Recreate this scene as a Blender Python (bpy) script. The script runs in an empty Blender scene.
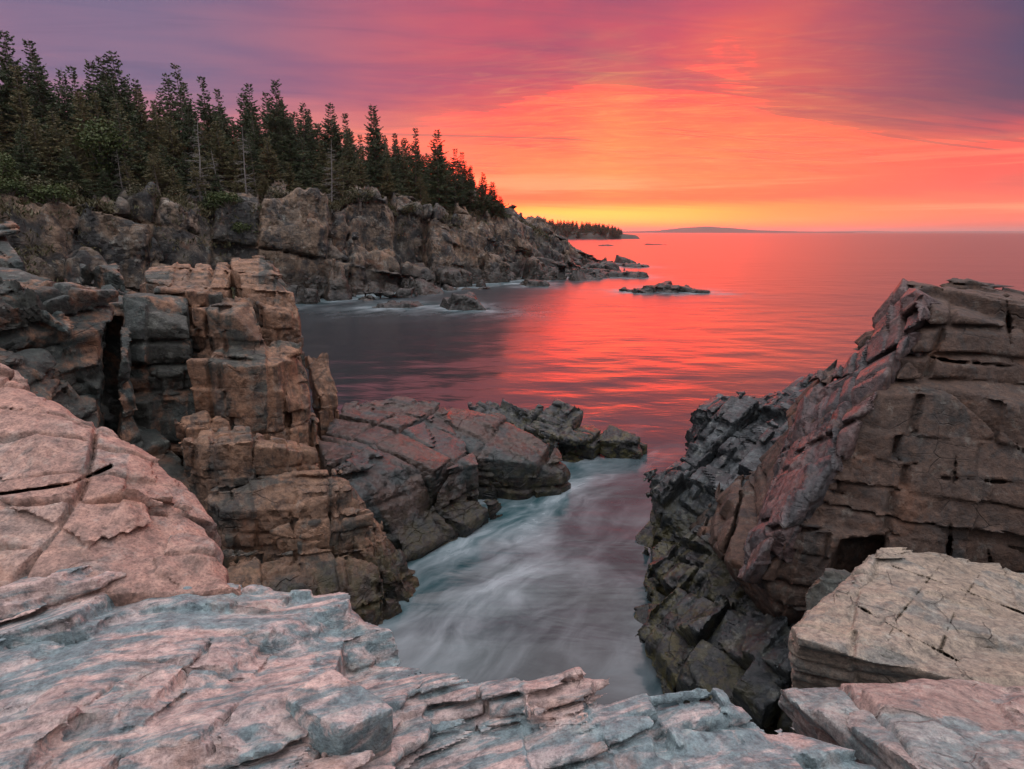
import bpy, math, os, random, time
from concurrent.futures import ThreadPoolExecutor
import numpy as np
T0 = time.time()
D2R = math.radians
sc = bpy.context.scene
COL = sc.collection

# ------------------------------------------------------------------ camera
CAM_H, FPX, PITCH = 6.0, 569.0, D2R(15.0)
cam_d = bpy.data.cameras.new('camera')
cam_d.sensor_width = 36.0
cam_d.lens = FPX / 1024 * 36.0
cam_d.clip_start = 0.05
cam_d.clip_end = 60000
cam = bpy.data.objects.new('camera', cam_d)
cam.location = (0, 0, CAM_H)
cam.rotation_euler = (D2R(90) - PITCH, 0, 0)
COL.objects.link(cam)
sc.camera = cam

# ------------------------------------------------------------------ render / exposure
sc.render.engine = 'CYCLES'
sc.view_settings.view_transform = 'Standard'
sc.view_settings.look = 'None'
sc.view_settings.exposure = 0.0
sc.view_settings.gamma = 1.0
sc.cycles.use_denoising = True
sc.cycles.max_bounces = 6
sc.cycles.diffuse_bounces = 3
sc.cycles.glossy_bounces = 3
sc.cycles.transparent_max_bounces = 4
sc.cycles.caustics_reflective = False

# ------------------------------------------------------------------ sun
SUN_AZ, SUN_EL = D2R(8.0), D2R(5.0)       # azimuth measured from +Y towards +X
sun_d = bpy.data.lights.new('sun', 'SUN')
sun_d.energy = 0.8
sun_d.angle = D2R(92)
sun_d.color = (1.0, 0.22, 0.10)
sun = bpy.data.objects.new('sun', sun_d)
sun.rotation_euler = (D2R(90) - SUN_EL, 0, math.pi - SUN_AZ)
COL.objects.link(sun)

# ------------------------------------------------------------------ node helpers
class NT:
    def __init__(s, tree):
        s.t = tree; s.n = tree.nodes; s.l = tree.links
    def _in(s, sock, v):
        if v is None: return
        if hasattr(v, 'bl_idname') and hasattr(v, 'is_linked'): s.l.new(v, sock)
        else:
            try: sock.default_value = v
            except Exception:
                sock.default_value = (v, v, v) if len(sock.default_value) == 3 else (v, v, v, 1)
    def new(s, typ, **kw):
        nd = s.n.new(typ)
        for k, v in kw.items(): setattr(nd, k, v)
        return nd
    def math(s, op, a, b=None, c=None, clamp=False):
        nd = s.new('ShaderNodeMath', operation=op, use_clamp=clamp)
        s._in(nd.inputs[0], a); s._in(nd.inputs[1], b); s._in(nd.inputs[2], c)
        return nd.outputs[0]
    def vmath(s, op, a, b=None, out=0):
        nd = s.new('ShaderNodeVectorMath', operation=op)
        s._in(nd.inputs[0], a); s._in(nd.inputs[1], b)
        return nd.outputs[out]
    def mix(s, f, a, b, mode='MIX'):
        nd = s.new('ShaderNodeMix', data_type='RGBA', blend_type=mode)
        s._in(nd.inputs[0], f); s._in(nd.inputs[6], c4(a)); s._in(nd.inputs[7], c4(b))
        return nd.outputs[2]
    def ramp(s, f, stops, interp='LINEAR'):
        nd = s.new('ShaderNodeValToRGB')
        cr = nd.color_ramp; cr.interpolation = interp
        while len(cr.elements) < len(stops): cr.elements.new(0.5)
        for e, (p, c) in zip(cr.elements, stops):
            e.position = p; e.color = c4(c)
        s._in(nd.inputs[0], f)
        return nd.outputs[0]
    def mr(s, v, a, b, c=0.0, d=1.0, smooth=True):
        nd = s.new('ShaderNodeMapRange', interpolation_type='SMOOTHSTEP' if smooth else 'LINEAR')
        s._in(nd.inputs[0], v)
        for i, x in enumerate((a, b, c, d)): nd.inputs[i + 1].default_value = x
        return nd.outputs[0]
    def noise(s, vec, scale, detail=4, rough=0.55, dist=0.0, out=0):
        nd = s.new('ShaderNodeTexNoise')
        s._in(nd.inputs['Vector'], vec)
        nd.inputs['Scale'].default_value = scale; nd.inputs['Detail'].default_value = detail
        nd.inputs['Roughness'].default_value = rough; nd.inputs['Distortion'].default_value = dist
        return nd.outputs[out]
    def voro(s, vec, scale, feature='DISTANCE_TO_EDGE', rnd=1.0):
        nd = s.new('ShaderNodeTexVoronoi', feature=feature)
        s._in(nd.inputs['Vector'], vec); nd.inputs['Scale'].default_value = scale
        nd.inputs['Randomness'].default_value = rnd
        return nd
    def mapping(s, vec, scale=(1, 1, 1), rot=(0, 0, 0), loc=(0, 0, 0)):
        if any(rot) and scale != (1, 1, 1): vec = s.mapping(vec, (1, 1, 1), rot); rot = (0, 0, 0)     # turn first, then stretch
        nd = s.new('ShaderNodeMapping')
        s._in(nd.inputs[0], vec)
        nd.inputs[1].default_value = loc; nd.inputs[2].default_value = rot; nd.inputs[3].default_value = scale
        return nd.outputs[0]
    def bump(s, h, strength, dist, normal=None):
        nd = s.new('ShaderNodeBump')
        nd.inputs['Strength'].default_value = strength; nd.inputs['Distance'].default_value = dist
        s._in(nd.inputs['Height'], h); s._in(nd.inputs['Normal'], normal)
        return nd.outputs[0]
    def attr(s, name):
        return s.new('ShaderNodeAttribute', attribute_name=name)
def c4(c):
    if isinstance(c, (tuple, list)) and len(c) == 3: return (c[0], c[1], c[2], 1.0)
    if isinstance(c, (int, float)): return (c, c, c, 1.0)
    return c

# ------------------------------------------------------------------ sky
world = bpy.data.worlds.new('World'); sc.world = world; world.use_nodes = True
def build_sky():
    W = NT(world.node_tree); W.n.clear()
    tc = W.new('ShaderNodeTexCoord').outputs['Generated']
    dn = W.vmath('NORMALIZE', tc)
    sep = W.new('ShaderNodeSeparateXYZ'); W.l.new(dn, sep.inputs[0])
    x, y, z = sep.outputs
    hl = W.math('SQRT', W.math('ADD', W.math('MULTIPLY', x, x), W.math('MULTIPLY', y, y)))
    az = W.math('ARCTAN2', x, y)                                    # 0 straight ahead (+Y), + to the right
    dz = W.math('SUBTRACT', az, D2R(11.5))
    adz = W.math('ABSOLUTE', dz)
    e = W.math('ARCTAN2', W.math('MAXIMUM', z, 0.0), hl)            # elevation in radians
    # clouds: a thin sheet at constant height, seen in perspective
    inv = W.math('DIVIDE', 1.0, W.math('ADD', W.math('MAXIMUM', z, 0.0), 0.09))
    cmb = W.new('ShaderNodeCombineXYZ')
    W.l.new(W.math('MULTIPLY', x, inv), cmb.inputs[0]); W.l.new(W.math('MULTIPLY', y, inv), cmb.inputs[1])
    cp = cmb.outputs[0]
    big = W.noise(W.mapping(cp, (0.55, 0.9, 1), (0, 0, D2R(-16)), (3.1, 1.7, 0)), 1.0, 4, 0.5, 0.6)
    streak = W.noise(W.mapping(cp, (0.5, 3.0, 1), (0, 0, D2R(-9)), (1.3, 5.2, 0)), 1.5, 7, 0.62, 0.8)
    fine = W.noise(W.mapping(cp, (1.6, 6.0, 1), (0, 0, D2R(12)), (7.3, 2.2, 0)), 1.8, 6, 0.65, 1.2)
    # the elevation the colours are read at is ruffled by the clouds
    e2 = W.math('ADD', e, W.math('MULTIPLY', W.math('MULTIPLY', W.math('SUBTRACT', big, 0.5), 0.42), W.mr(e, 0.03, 0.25)))
    e2 = W.math('ADD', e2, W.math('MULTIPLY', W.math('SUBTRACT', streak, 0.5), W.mr(e, 0.02, 0.2, 0.015, 0.09)))
    t = W.math('DIVIDE', e2, 0.5)
    def L(*c): return tuple((v / 255.0 / 12.92) if v <= 10 else ((v / 255.0 + 0.055) / 1.055) ** 2.4 for v in c)
    front = W.ramp(t, [(0.0, L(255, 160, 64)), (0.035, L(255, 196, 78)), (0.075, L(255, 178, 84)), (0.105, L(250, 128, 82)), (0.18, L(255, 144, 92)),
                       (0.28, L(255, 126, 90)), (0.40, L(248, 106, 92)), (0.56, L(206, 88, 106)), (0.74, L(164, 84, 112)), (1.0, L(134, 88, 126))])
    right = W.ramp(t, [(0.0, L(238, 122, 98)), (0.05, L(244, 134, 104)), (0.12, L(236, 112, 100)), (0.20, L(240, 100, 92)), (0.25, L(206, 92, 100)),
                       (0.31, L(140, 84, 106)), (0.38, L(92, 79, 106)), (0.50, L(70, 77, 110)), (1.0, L(88, 90, 128))])
    left = W.ramp(t, [(0.0, L(255, 140, 84)), (0.08, L(255, 116, 88)), (0.16, L(242, 118, 108)), (0.24, L(216, 134, 140)), (0.32, L(190, 128, 144)),
                      (0.42, L(140, 114, 142)), (0.55, L(110, 106, 140)), (1.0, L(116, 112, 146))])
    fr = W.mr(dz, 0.05, 0.55); fl = W.mr(dz, -0.12, -0.76)
    col = W.mix(fr, front, right); col = W.mix(fl, col, left)
    # brighter orange-gold streaks near the sun, dusky violet ones away from it
    near = W.math('MULTIPLY', W.mr(adz, 0.0, 0.5, 1.0, 0.0), W.math('MULTIPLY', W.mr(e, 0.03, 0.08), W.mr(e, 0.16, 0.34, 1.0, 0.0)))
    col = W.mix(W.math('MULTIPLY', near, W.mr(fine, 0.42, 0.80, 0.0, 0.5)), col, L(255, 184, 112))
    pillar = W.math('MULTIPLY', W.mr(W.math('ABSOLUTE', W.math('SUBTRACT', az, D2R(9.3))), 0.0, 0.09, 1.0, 0.0), W.math('MULTIPLY', W.mr(e, 0.02, 0.08), W.mr(e, 0.14, 0.33, 1.0, 0.0)))
    col = W.mix(W.math('MULTIPLY', pillar, W.mr(streak, 0.35, 0.65, 0.08, 0.42)), col, L(255, 182, 96))
    col = W.mix(W.math('MULTIPLY', W.mr(streak, 0.5, 0.74, 0.0, 0.5), W.mr(e, 0.05, 0.13)), col, W.mix(0.5, col, L(118, 84, 106)))
    # glowing band along the horizon close to the sun
    hb = W.math('MULTIPLY', W.mr(W.math('ABSOLUTE', W.math('SUBTRACT', W.math('ADD', e, W.math('MULTIPLY', W.math('SUBTRACT', streak, 0.5), 0.012)), 0.026)), 0.002, 0.021, 1.0, 0.0),
                W.mr(W.math('ABSOLUTE', W.math('SUBTRACT', az, D2R(6.5))), 0.03, 0.33, 1.0, 0.0))
    col = W.mix(W.math('MULTIPLY', hb, 0.95), col, L(255, 232, 96))
    # thin bars of lit cloud low over the sea
    bars = W.noise(W.mapping(dn, (1.4, 1.4, 46), (0, 0, 0), (2, 4, 1)), 1.0, 5, 0.6, 0.2)
    col = W.mix(W.math('MULTIPLY', W.math('MULTIPLY', W.mr(bars, 0.48, 0.66, 0.0, 0.6), W.mr(e, 0.0, 0.012)), W.mr(e, 0.05, 0.14, 1.0, 0.0)), col, L(255, 196, 140))
    # the burning cloud is brighter than the picture can show: its red runs past white
    sp_ = W.new('ShaderNodeSeparateColor'); W.l.new(col, sp_.inputs[0])
    rr = W.math('MULTIPLY', sp_.outputs[0], W.math('ADD', 1.0, W.math('MULTIPLY', W.mr(sp_.outputs[0], 0.80, 1.0, 0.0, 1.9), W.mr(adz, 0.05, 0.5, 2.3, 0.6))))
    cb_ = W.new('ShaderNodeCombineColor'); W.l.new(rr, cb_.inputs[0]); W.l.new(sp_.outputs[1], cb_.inputs[1]); W.l.new(sp_.outputs[2], cb_.inputs[2])
    col = cb_.outputs[0]
    # the unseen sky overhead and behind: extra brightness overhead added to light foreground rocks
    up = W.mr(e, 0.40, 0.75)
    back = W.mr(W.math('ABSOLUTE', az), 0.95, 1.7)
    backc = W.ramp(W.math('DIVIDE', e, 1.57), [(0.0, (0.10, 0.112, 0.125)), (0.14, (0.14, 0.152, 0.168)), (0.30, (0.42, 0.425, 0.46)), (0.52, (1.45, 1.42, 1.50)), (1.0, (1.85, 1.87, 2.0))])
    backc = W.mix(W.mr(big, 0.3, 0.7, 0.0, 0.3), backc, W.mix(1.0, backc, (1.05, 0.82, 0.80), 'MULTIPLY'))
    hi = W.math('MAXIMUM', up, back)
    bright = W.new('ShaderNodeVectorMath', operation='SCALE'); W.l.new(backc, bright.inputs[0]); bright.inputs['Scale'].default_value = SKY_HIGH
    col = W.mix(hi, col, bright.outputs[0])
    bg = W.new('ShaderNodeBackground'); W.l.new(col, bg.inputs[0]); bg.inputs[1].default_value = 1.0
    sky = W.new('ShaderNodeTexSky', sky_type='NISHITA', sun_disc=False)
    sky.sun_elevation = SUN_EL; sky.sun_rotation = SUN_AZ
    bg2 = W.new('ShaderNodeBackground'); W.l.new(sky.outputs[0], bg2.inputs[0]); bg2.inputs[1].default_value = 0.0005
    add = W.new('ShaderNodeAddShader'); W.l.new(bg.outputs[0], add.inputs[0]); W.l.new(bg2.outputs[0], add.inputs[1])
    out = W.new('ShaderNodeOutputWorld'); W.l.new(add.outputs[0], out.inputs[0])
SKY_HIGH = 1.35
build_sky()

# ------------------------------------------------------------------ numpy noise
rng = np.random.default_rng(7)
PERM = rng.permutation(512).astype(np.int32)
G3 = rng.normal(size=(512, 3)).astype(np.float32); G3 /= np.linalg.norm(G3, axis=1)[:, None]
H1 = rng.random(4096).astype(np.float32)
def noise3(p, seed=0):
    p = np.asarray(p, np.float32)
    i = np.floor(p).astype(np.int32); f = p - i
    u = f * f * f * (f * (f * 6 - 15) + 10)
    res = 0
    for dx in (0, 1):
        hx = PERM[(i[:, 0] + dx + seed * 17) & 511]
        wx = u[:, 0] if dx else 1 - u[:, 0]
        for dy in (0, 1):
            hy = PERM[(hx + i[:, 1] + dy) & 511]
            wy = wx * (u[:, 1] if dy else 1 - u[:, 1])
            for dz in (0, 1):
                h = PERM[(hy + i[:, 2] + dz) & 511]
                g = G3[h]
                res = res + wy * (u[:, 2] if dz else 1 - u[:, 2]) * (
                    g[:, 0] * (f[:, 0] - dx) + g[:, 1] * (f[:, 1] - dy) + g[:, 2] * (f[:, 2] - dz))
    return res * 1.5
def fbm(p, oct=3, seed=0, gain=0.5):
    a, s, r = 1.0, 1.0, 0
    for o in range(oct):
        r = r + a * noise3(p * s + o * 3.7, seed + o); a *= gain; s *= 2.03
    return r
def sstep(x, a, b):
    t = np.clip((x - a) / (b - a), 0, 1); return t * t * (3 - 2 * t)
def hash1(i, seed=0):
    return H1[(i.astype(np.int64) * 131 + seed * 977) & 4095]
def stair(x, s, w, seed, jit=0.55):
    u = (x / s).astype(np.float32)
    b = lambda k: k + jit * (hash1(k, seed) - 0.5)
    i = np.floor(u).astype(np.int64)
    i = np.where(u < b(i), i - 1, i); i = np.where(u >= b(i + 1), i + 1, i)
    lo, hi = b(i), b(i + 1)
    c = 0.5 * (lo + hi); pv = 0.5 * (b(i - 1) + lo); nx = 0.5 * (hi + b(i + 2))
    el, eh = u - lo, hi - u; ww = w / s
    cc = c + (pv - c) * 0.5 * np.clip(1 - el / ww, 0, 1) + (nx - c) * 0.5 * np.clip(1 - eh / ww, 0, 1)
    return cc * s, np.minimum(el, eh) * s, np.where(el < eh, i, i + 1)
def frame(yaw, dip, roll=0.0):
    """rows = joint axes: row 0 along strike, row 1 horizontal across it, row 2 bedding normal"""
    cy, sy = math.cos(D2R(yaw)), math.sin(D2R(yaw)); cd, sd = math.cos(D2R(dip)), math.sin(D2R(dip)); cr, sr = math.cos(D2R(roll)), math.sin(D2R(roll))
    Rz = np.array([[cy, -sy, 0], [sy, cy, 0], [0, 0, 1]]); Ry = np.array([[cd, 0, sd], [0, 1, 0], [-sd, 0, cd]]); Rx = np.array([[1, 0, 0], [0, cr, -sr], [0, sr, cr]])
    return (Rz @ Ry @ Rx).T.astype(np.float32)

# ------------------------------------------------------------------ pixel rays -> world points (used only to lay the masses out)
CP, SP = math.cos(PITCH), math.sin(PITCH)
def ray(u, v):
    a, b = u - 512.0, 384.5 - v
    return np.array([a, FPX * CP + b * SP, -FPX * SP + b * CP])
def P(u, v, Y):
    d = ray(u, v); t = Y / d[1]; return np.array([d[0] * t, Y, CAM_H + d[2] * t])
def PZ(u, v, z):
    d = ray(u, v); t = (z - CAM_H) / d[2]; return np.array([d[0] * t, d[1] * t, z])

# ------------------------------------------------------------------ convex solids
def hull_planes(pts):
    pts = np.asarray(pts, float); n = len(pts); out = []
    for i in range(n):
        for j in range(i + 1, n):
            for k in range(j + 1, n):
                nn = np.cross(pts[j] - pts[i], pts[k] - pts[i]); l = np.linalg.norm(nn)
                if l < 1e-6: continue
                nn /= l; dd = pts @ nn; d0 = nn @ pts[i]
                if dd.max() <= d0 + 1e-4: pass
                elif dd.min() >= d0 - 1e-4: nn, d0 = -nn, -d0
                else: continue
                if not any(abs(nn @ a - 1) < 1e-4 and abs(d0 - b) < 1e-3 for a, b in out): out.append((nn, d0))
    N = np.array([o[0] for o in out], np.float32); Dd = np.array([o[1] for o in out], np.float32)
    return N, Dd, pts.min(0), pts.max(0)
def down(pts, z=-1.0, flare=0.12, shift=(0, 0)):
    """solid with the given top points, reaching down to height z and widening a little"""
    pts = np.asarray(pts, float); c = pts.mean(0); b = pts.copy()
    b[:, :2] = c[:2] + (b[:, :2] - c[:2]) * (1 + flare) + np.array(shift); b[:, 2] = z
    return np.vstack([pts, b])
def union(polys, p, k=0.0):
    r = None
    for N, Dd, lo, hi in polys:
        d = p @ N[0] - Dd[0]
        for a in range(1, len(Dd)): np.maximum(d, p @ N[a] - Dd[a], out=d)
        if r is None: r = d
        elif k > 0:
            h = np.clip(0.5 + 0.5 * (r - d) / k, 0, 1); r = r * (1 - h) + d * h - k * h * (1 - h)
        else: r = np.minimum(r, d)
    return r

# ------------------------------------------------------------------ jointed rock field
def rock_field(base, R, levels, warp=(0.25, 0.35), rough=(0.03, 1.5, 3), h=0.03, seed=0, mf=0.75):
    """base(p) -> distance; levels: dicts s (spacing on 3 axes), k (pull to block centre on 3 axes), amp, crack=(depth,width,prob)"""
    def f(p, info=False):
        p = p.astype(np.float32)
        q = p @ R.T
        if warp[0] > 0:
            q = q + warp[0] * np.stack([noise3(p * warp[1] + o, seed + o) for o in (1, 2, 3)], 1)
        msk = np.clip(0.5 + 1.7 * noise3(p * mf, seed + 88), 0.08, 1.35)        # whole smooth faces next to shattered zones
        disp = np.zeros_like(q); off = 0; ck = np.zeros(len(p), np.float32); cs = []
        for li, L in enumerate(levels):
            c = np.empty_like(q)
            sh = 0
            for a in (2, 0, 1):
                if L['s'][a] > 50:
                    c[:, a] = q[:, a]; continue
                if a < 2 and L.get('brick') and L['s'][2] < 50:      # joints in one layer do not line up with those of the next
                    cz = c[:, 2] / L['s'][2]
                    sh = L['brick'] * L['s'][a] * noise3(np.stack([cz * 1.31, cz * 0.7 + 5, cz * 0 + a], 1), seed + a)
                cc, e, j = stair(q[:, a] + sh, L['s'][a], max(h * 1.0, L.get('soft', 0)), seed * 5 + li * 3 + a)
                cc = cc - sh
                c[:, a] = cc
                if L.get('crack'):
                    dp, wd, pr = L['crack']; wd = max(wd, 2.1 * h)
                    g = (hash1(j, seed + 31 + a + li * 7) < (pr[a] if isinstance(pr, tuple) else pr))
                    ck = np.maximum(ck, g * np.clip(1 - e / wd, 0, 1) * dp)
            kk = np.array(L['k'], np.float32)
            disp += (c - q) * kk
            if L.get('amp'):
                off = off + L['amp'] * (msk if li else 1.0) * noise3(c / np.minimum(np.array(L['s'], np.float32), 3.0) * 0.83 + 0.37, seed + 11 + li)
            cs.append(c)
            if L.get('tilt'):           # every block face tips its own way
                g = np.stack([noise3(c / np.minimum(np.array(L['s'], np.float32), 3.0) * 0.71 + 5.3 * t, seed + 20 + t) for t in range(3)], 1)
                off = off + L['tilt'] * (msk if li else 1.0) * ((q - c) * g).sum(1)
        d = base(p + disp @ R) + off
        if ck.any():
            gate = np.clip(0.55 + 1.1 * noise3(p * 0.9, seed + 77), 0.0, 1.0)
            ck = ck * gate
            d = d + ck
        if rough[0] > 0: d = d + rough[0] * fbm(p * rough[1], rough[2], seed + 40)
        if info:
            c1 = noise3(cs[0] / np.array(levels[0]['s'], np.float32).clip(0, 3) * 0.9 + 9.1, seed + 60) if cs else 0 * d
            c2 = noise3(cs[-1] / np.array(levels[-1]['s'], np.float32).clip(0, 3) * 0.9 + 4.1, seed + 61) if cs else 0 * d
            return d, c1, ck, c2
        return d
    return f

# ------------------------------------------------------------------ surface nets
CH = 60000
def run(job, n):
    with ThreadPoolExecutor(max_workers=os.cpu_count() or 4) as ex: list(ex.map(job, range(0, n, CH)))
def grid_eval(f, o, h, n):
    X, Y, Z = np.meshgrid(*[np.arange(k, dtype=np.float32) for k in n], indexing='ij')
    p = np.stack([X.ravel() * h + o[0], Y.ravel() * h + o[1], Z.ravel() * h + o[2]], 1)
    r = np.empty(len(p), np.float32)
    run(lambda a: r.__setitem__(slice(a, a + CH), f(p[a:a + CH])), len(p))
    return r.reshape(n)
def polygonise(f, lo, hi, h, m=4):
    lo = np.asarray(lo, np.float32)
    nc = tuple(int(math.ceil((hi[a] - lo[a]) / (h * m))) + 1 for a in range(3))
    Cg = grid_eval(f, lo, h * m, nc)
    s = Cg < 0
    # coarse cells near the surface
    mn = np.full(tuple(k - 1 for k in nc), 1e9, np.float32); mx = -mn
    for a in (0, 1):
        for b in (0, 1):
            for c in (0, 1):
                q = Cg[a:nc[0] - 1 + a, b:nc[1] - 1 + b, c:nc[2] - 1 + c]; mn = np.minimum(mn, q); mx = np.maximum(mx, q)
    tol = 0.35 * m * h
    act = (mn < tol) & (mx > -tol)
    nf = tuple((k - 1) * m + 1 for k in nc)
    D = np.repeat(np.repeat(np.repeat(np.where(Cg < 0, -1.0, 1.0).astype(np.float32), m, 0), m, 1), m, 2)[:nf[0], :nf[1], :nf[2]]
    need = np.zeros(nf, bool)
    ai = np.argwhere(act)
    r = np.arange(m + 1)
    for a in r:
        for b in r:
            for c in r:
                need[ai[:, 0] * m + a, ai[:, 1] * m + b, ai[:, 2] * m + c] = True
    idx = np.argwhere(need).astype(np.int32)
    vals = np.empty(len(idx), np.float32)
    run(lambda a: vals.__setitem__(slice(a, a + CH), f(idx[a:a + CH].astype(np.float32) * h + lo)), len(idx))
    D[need] = vals; del need
    S = D < 0
    cnt = np.zeros(tuple(k - 1 for k in nf), np.int8)
    for a in (0, 1):
        for b in (0, 1):
            for c in (0, 1): cnt += S[a:nf[0] - 1 + a, b:nf[1] - 1 + b, c:nf[2] - 1 + c]
    cells = np.argwhere((cnt > 0) & (cnt < 8)); del cnt
    V = np.zeros((len(cells), 3), np.float32); W = np.zeros(len(cells), np.float32)
    corners = [(a, b, c) for a in (0, 1) for b in (0, 1) for c in (0, 1)]
    cv = {q: D[cells[:, 0] + q[0], cells[:, 1] + q[1], cells[:, 2] + q[2]] for q in corners}
    for q in corners:
        for ax in range(3):
            if q[ax]: continue
            q2 = list(q); q2[ax] = 1; q2 = tuple(q2)
            v1, v2 = cv[q], cv[q2]; x = (v1 < 0) != (v2 < 0)
            t = np.where(x, v1 / np.where(x, v1 - v2, 1), 0)
            pos = np.tile(np.array(q, np.float32), (len(cells), 1)); pos[:, ax] = t
            V += pos * x[:, None]; W += x
    V = (cells + V / W[:, None]) * h + lo
    cid = np.full(tuple(k - 1 for k in nf), -1, np.int32); cid[cells[:, 0], cells[:, 1], cells[:, 2]] = np.arange(len(cells))
    F = []
    for ax in range(3):
        sl1 = [slice(None)] * 3; sl2 = [slice(None)] * 3; sl1[ax] = slice(0, -1); sl2[ax] = slice(1, None)
        s1, s2 = S[tuple(sl1)], S[tuple(sl2)]
        b, c = (ax + 1) % 3, (ax + 2) % 3
        for flip in (False, True):
            e = np.argwhere((s1 & ~s2) if not flip else (~s1 & s2))
            if not len(e): continue
            ok = (e[:, b] > 0) & (e[:, c] > 0) & (e[:, b] < nf[b] - 1) & (e[:, c] < nf[c] - 1); e = e[ok]
            def g(db, dc):
                k = e.copy(); k[:, b] -= db; k[:, c] -= dc; return cid[k[:, 0], k[:, 1], k[:, 2]]
            quad = np.stack([g(1, 1), g(0, 1), g(0, 0), g(1, 0)], 1)
            if flip: quad = quad[:, ::-1]
            F.append(quad[(quad >= 0).all(1)])
    return V, np.vstack(F)
def biggest(V, F):
    """drop crumbs that hang in the air: keep the largest connected piece"""
    a = np.concatenate([F[:, 0], F[:, 1], F[:, 2]]); b = np.concatenate([F[:, 1], F[:, 2], F[:, 3]])
    lab = np.arange(len(V))
    while True:
        m = np.minimum(lab[a], lab[b]); old = lab.copy()
        np.minimum.at(lab, lab[a], m); np.minimum.at(lab, lab[b], m)
        lab = lab[lab]; lab = lab[lab]
        if (lab == old).all(): break
    cnt = np.bincount(lab, minlength=len(V)); keep = cnt[lab] >= max(cnt.max() * 0.04, 1)
    new = np.cumsum(keep) - 1
    return V[keep], new[F[keep[F[:, 0]]]]
def mesh_from(name, V, F, mat, smooth=True, loc=None, attrs=None, sharp=0):
    me = bpy.data.meshes.new(name)
    V = np.asarray(V, np.float32)
    if loc is not None: V = V - np.asarray(loc, np.float32)
    F = np.asarray(F, np.int32); k = F.shape[1]
    me.vertices.add(len(V)); me.vertices.foreach_set('co', V.ravel())
    me.loops.add(F.size); me.loops.foreach_set('vertex_index', F.ravel())
    me.polygons.add(len(F)); me.polygons.foreach_set('loop_start', np.arange(0, F.size, k, dtype=np.int32))
    me.polygons.foreach_set('loop_total', np.full(len(F), k, np.int32))
    me.polygons.foreach_set('use_smooth', np.full(len(F), smooth, bool))
    if mat: me.materials.append(mat)
    for nm, a in (attrs or {}).items():
        at = me.attributes.new(nm, 'FLOAT', 'POINT'); at.data.foreach_set('value', np.asarray(a, np.float32))
    me.update(calc_edges=True); me.validate()
    if sharp: me.set_sharp_from_angle(angle=D2R(sharp))
    return me
def link(name, me, parent=None, loc=(0, 0, 0), rz=0.0):
    o = bpy.data.objects.new(name, me); o.location = loc; o.rotation_euler = (0, 0, rz)
    COL.objects.link(o)
    if parent: o.parent = parent
    return o
def tag(o, label=None, cat=None, group=None, kind=None):
    if label: o['label'] = label
    if cat: o['category'] = cat
    if group: o['group'] = group
    if kind: o['kind'] = kind
    return o
SOLIDS = []        # base distance fields that touch the water, for the foam
def add_rock(name, polys, field_kw, mat, h, label=None, cat='rock', group=None, kind=None, k=0.0, foam=True, pad=0.35, zmin=-0.5, base=None, bounds=None, carve=None, wob=1.0):
    t0 = time.time()
    if base is None:
        hp = [hull_planes(p) for p in polys]
        def base(p, hp=hp, k=k):
            return union(hp, p, k)
        lo = np.min([q[2] for q in hp], 0) - pad; hi = np.max([q[3] for q in hp], 0) + pad
    else: lo, hi = bounds
    lo = np.array(lo, float); hi = np.array(hi, float)
    lo[2] = max(lo[2], zmin)
    f0 = rock_field(base, h=h, **field_kw)
    cu = [hull_planes(p) for p in (carve or [])]
    def f(p, info=False):
        if not cu: return f0(p, info)
        r = f0(p, info)
        p = p.astype(np.float32)
        c = -union(cu, p) + wob * (1.0 * h * noise3(p * (0.06 / h), 5) + 0.5 * h * noise3(p * (0.3 / h), 6))      # ragged edges
        return (np.maximum(r[0], c),) + r[1:] if info else np.maximum(r, c)
    V, F = biggest(*polygonise(f, lo, hi, h))
    c1 = np.empty(len(V), np.float32); ck = c1.copy(); c2 = c1.copy()
    def job(a):
        _, x, y, z = f(V[a:a + CH], True); c1[a:a + CH] = x; ck[a:a + CH] = y; c2[a:a + CH] = z
    run(job, len(V))
    loc = (float(V[:, 0].mean()), float(V[:, 1].mean()), float(max(V[:, 2].min(), 0.0)))
    o = link(name, mesh_from(name, V, F, mat, True, loc, {'blk': c1, 'crk': ck, 'blk2': c2}, 34), None, loc)
    tag(o, label, cat if kind != 'structure' else None, group, kind or 'thing')
    if foam: SOLIDS.append(base)
    print('ROCK', name, len(V), 'v', round(time.time() - t0, 1), 's')
    return o, base
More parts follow.
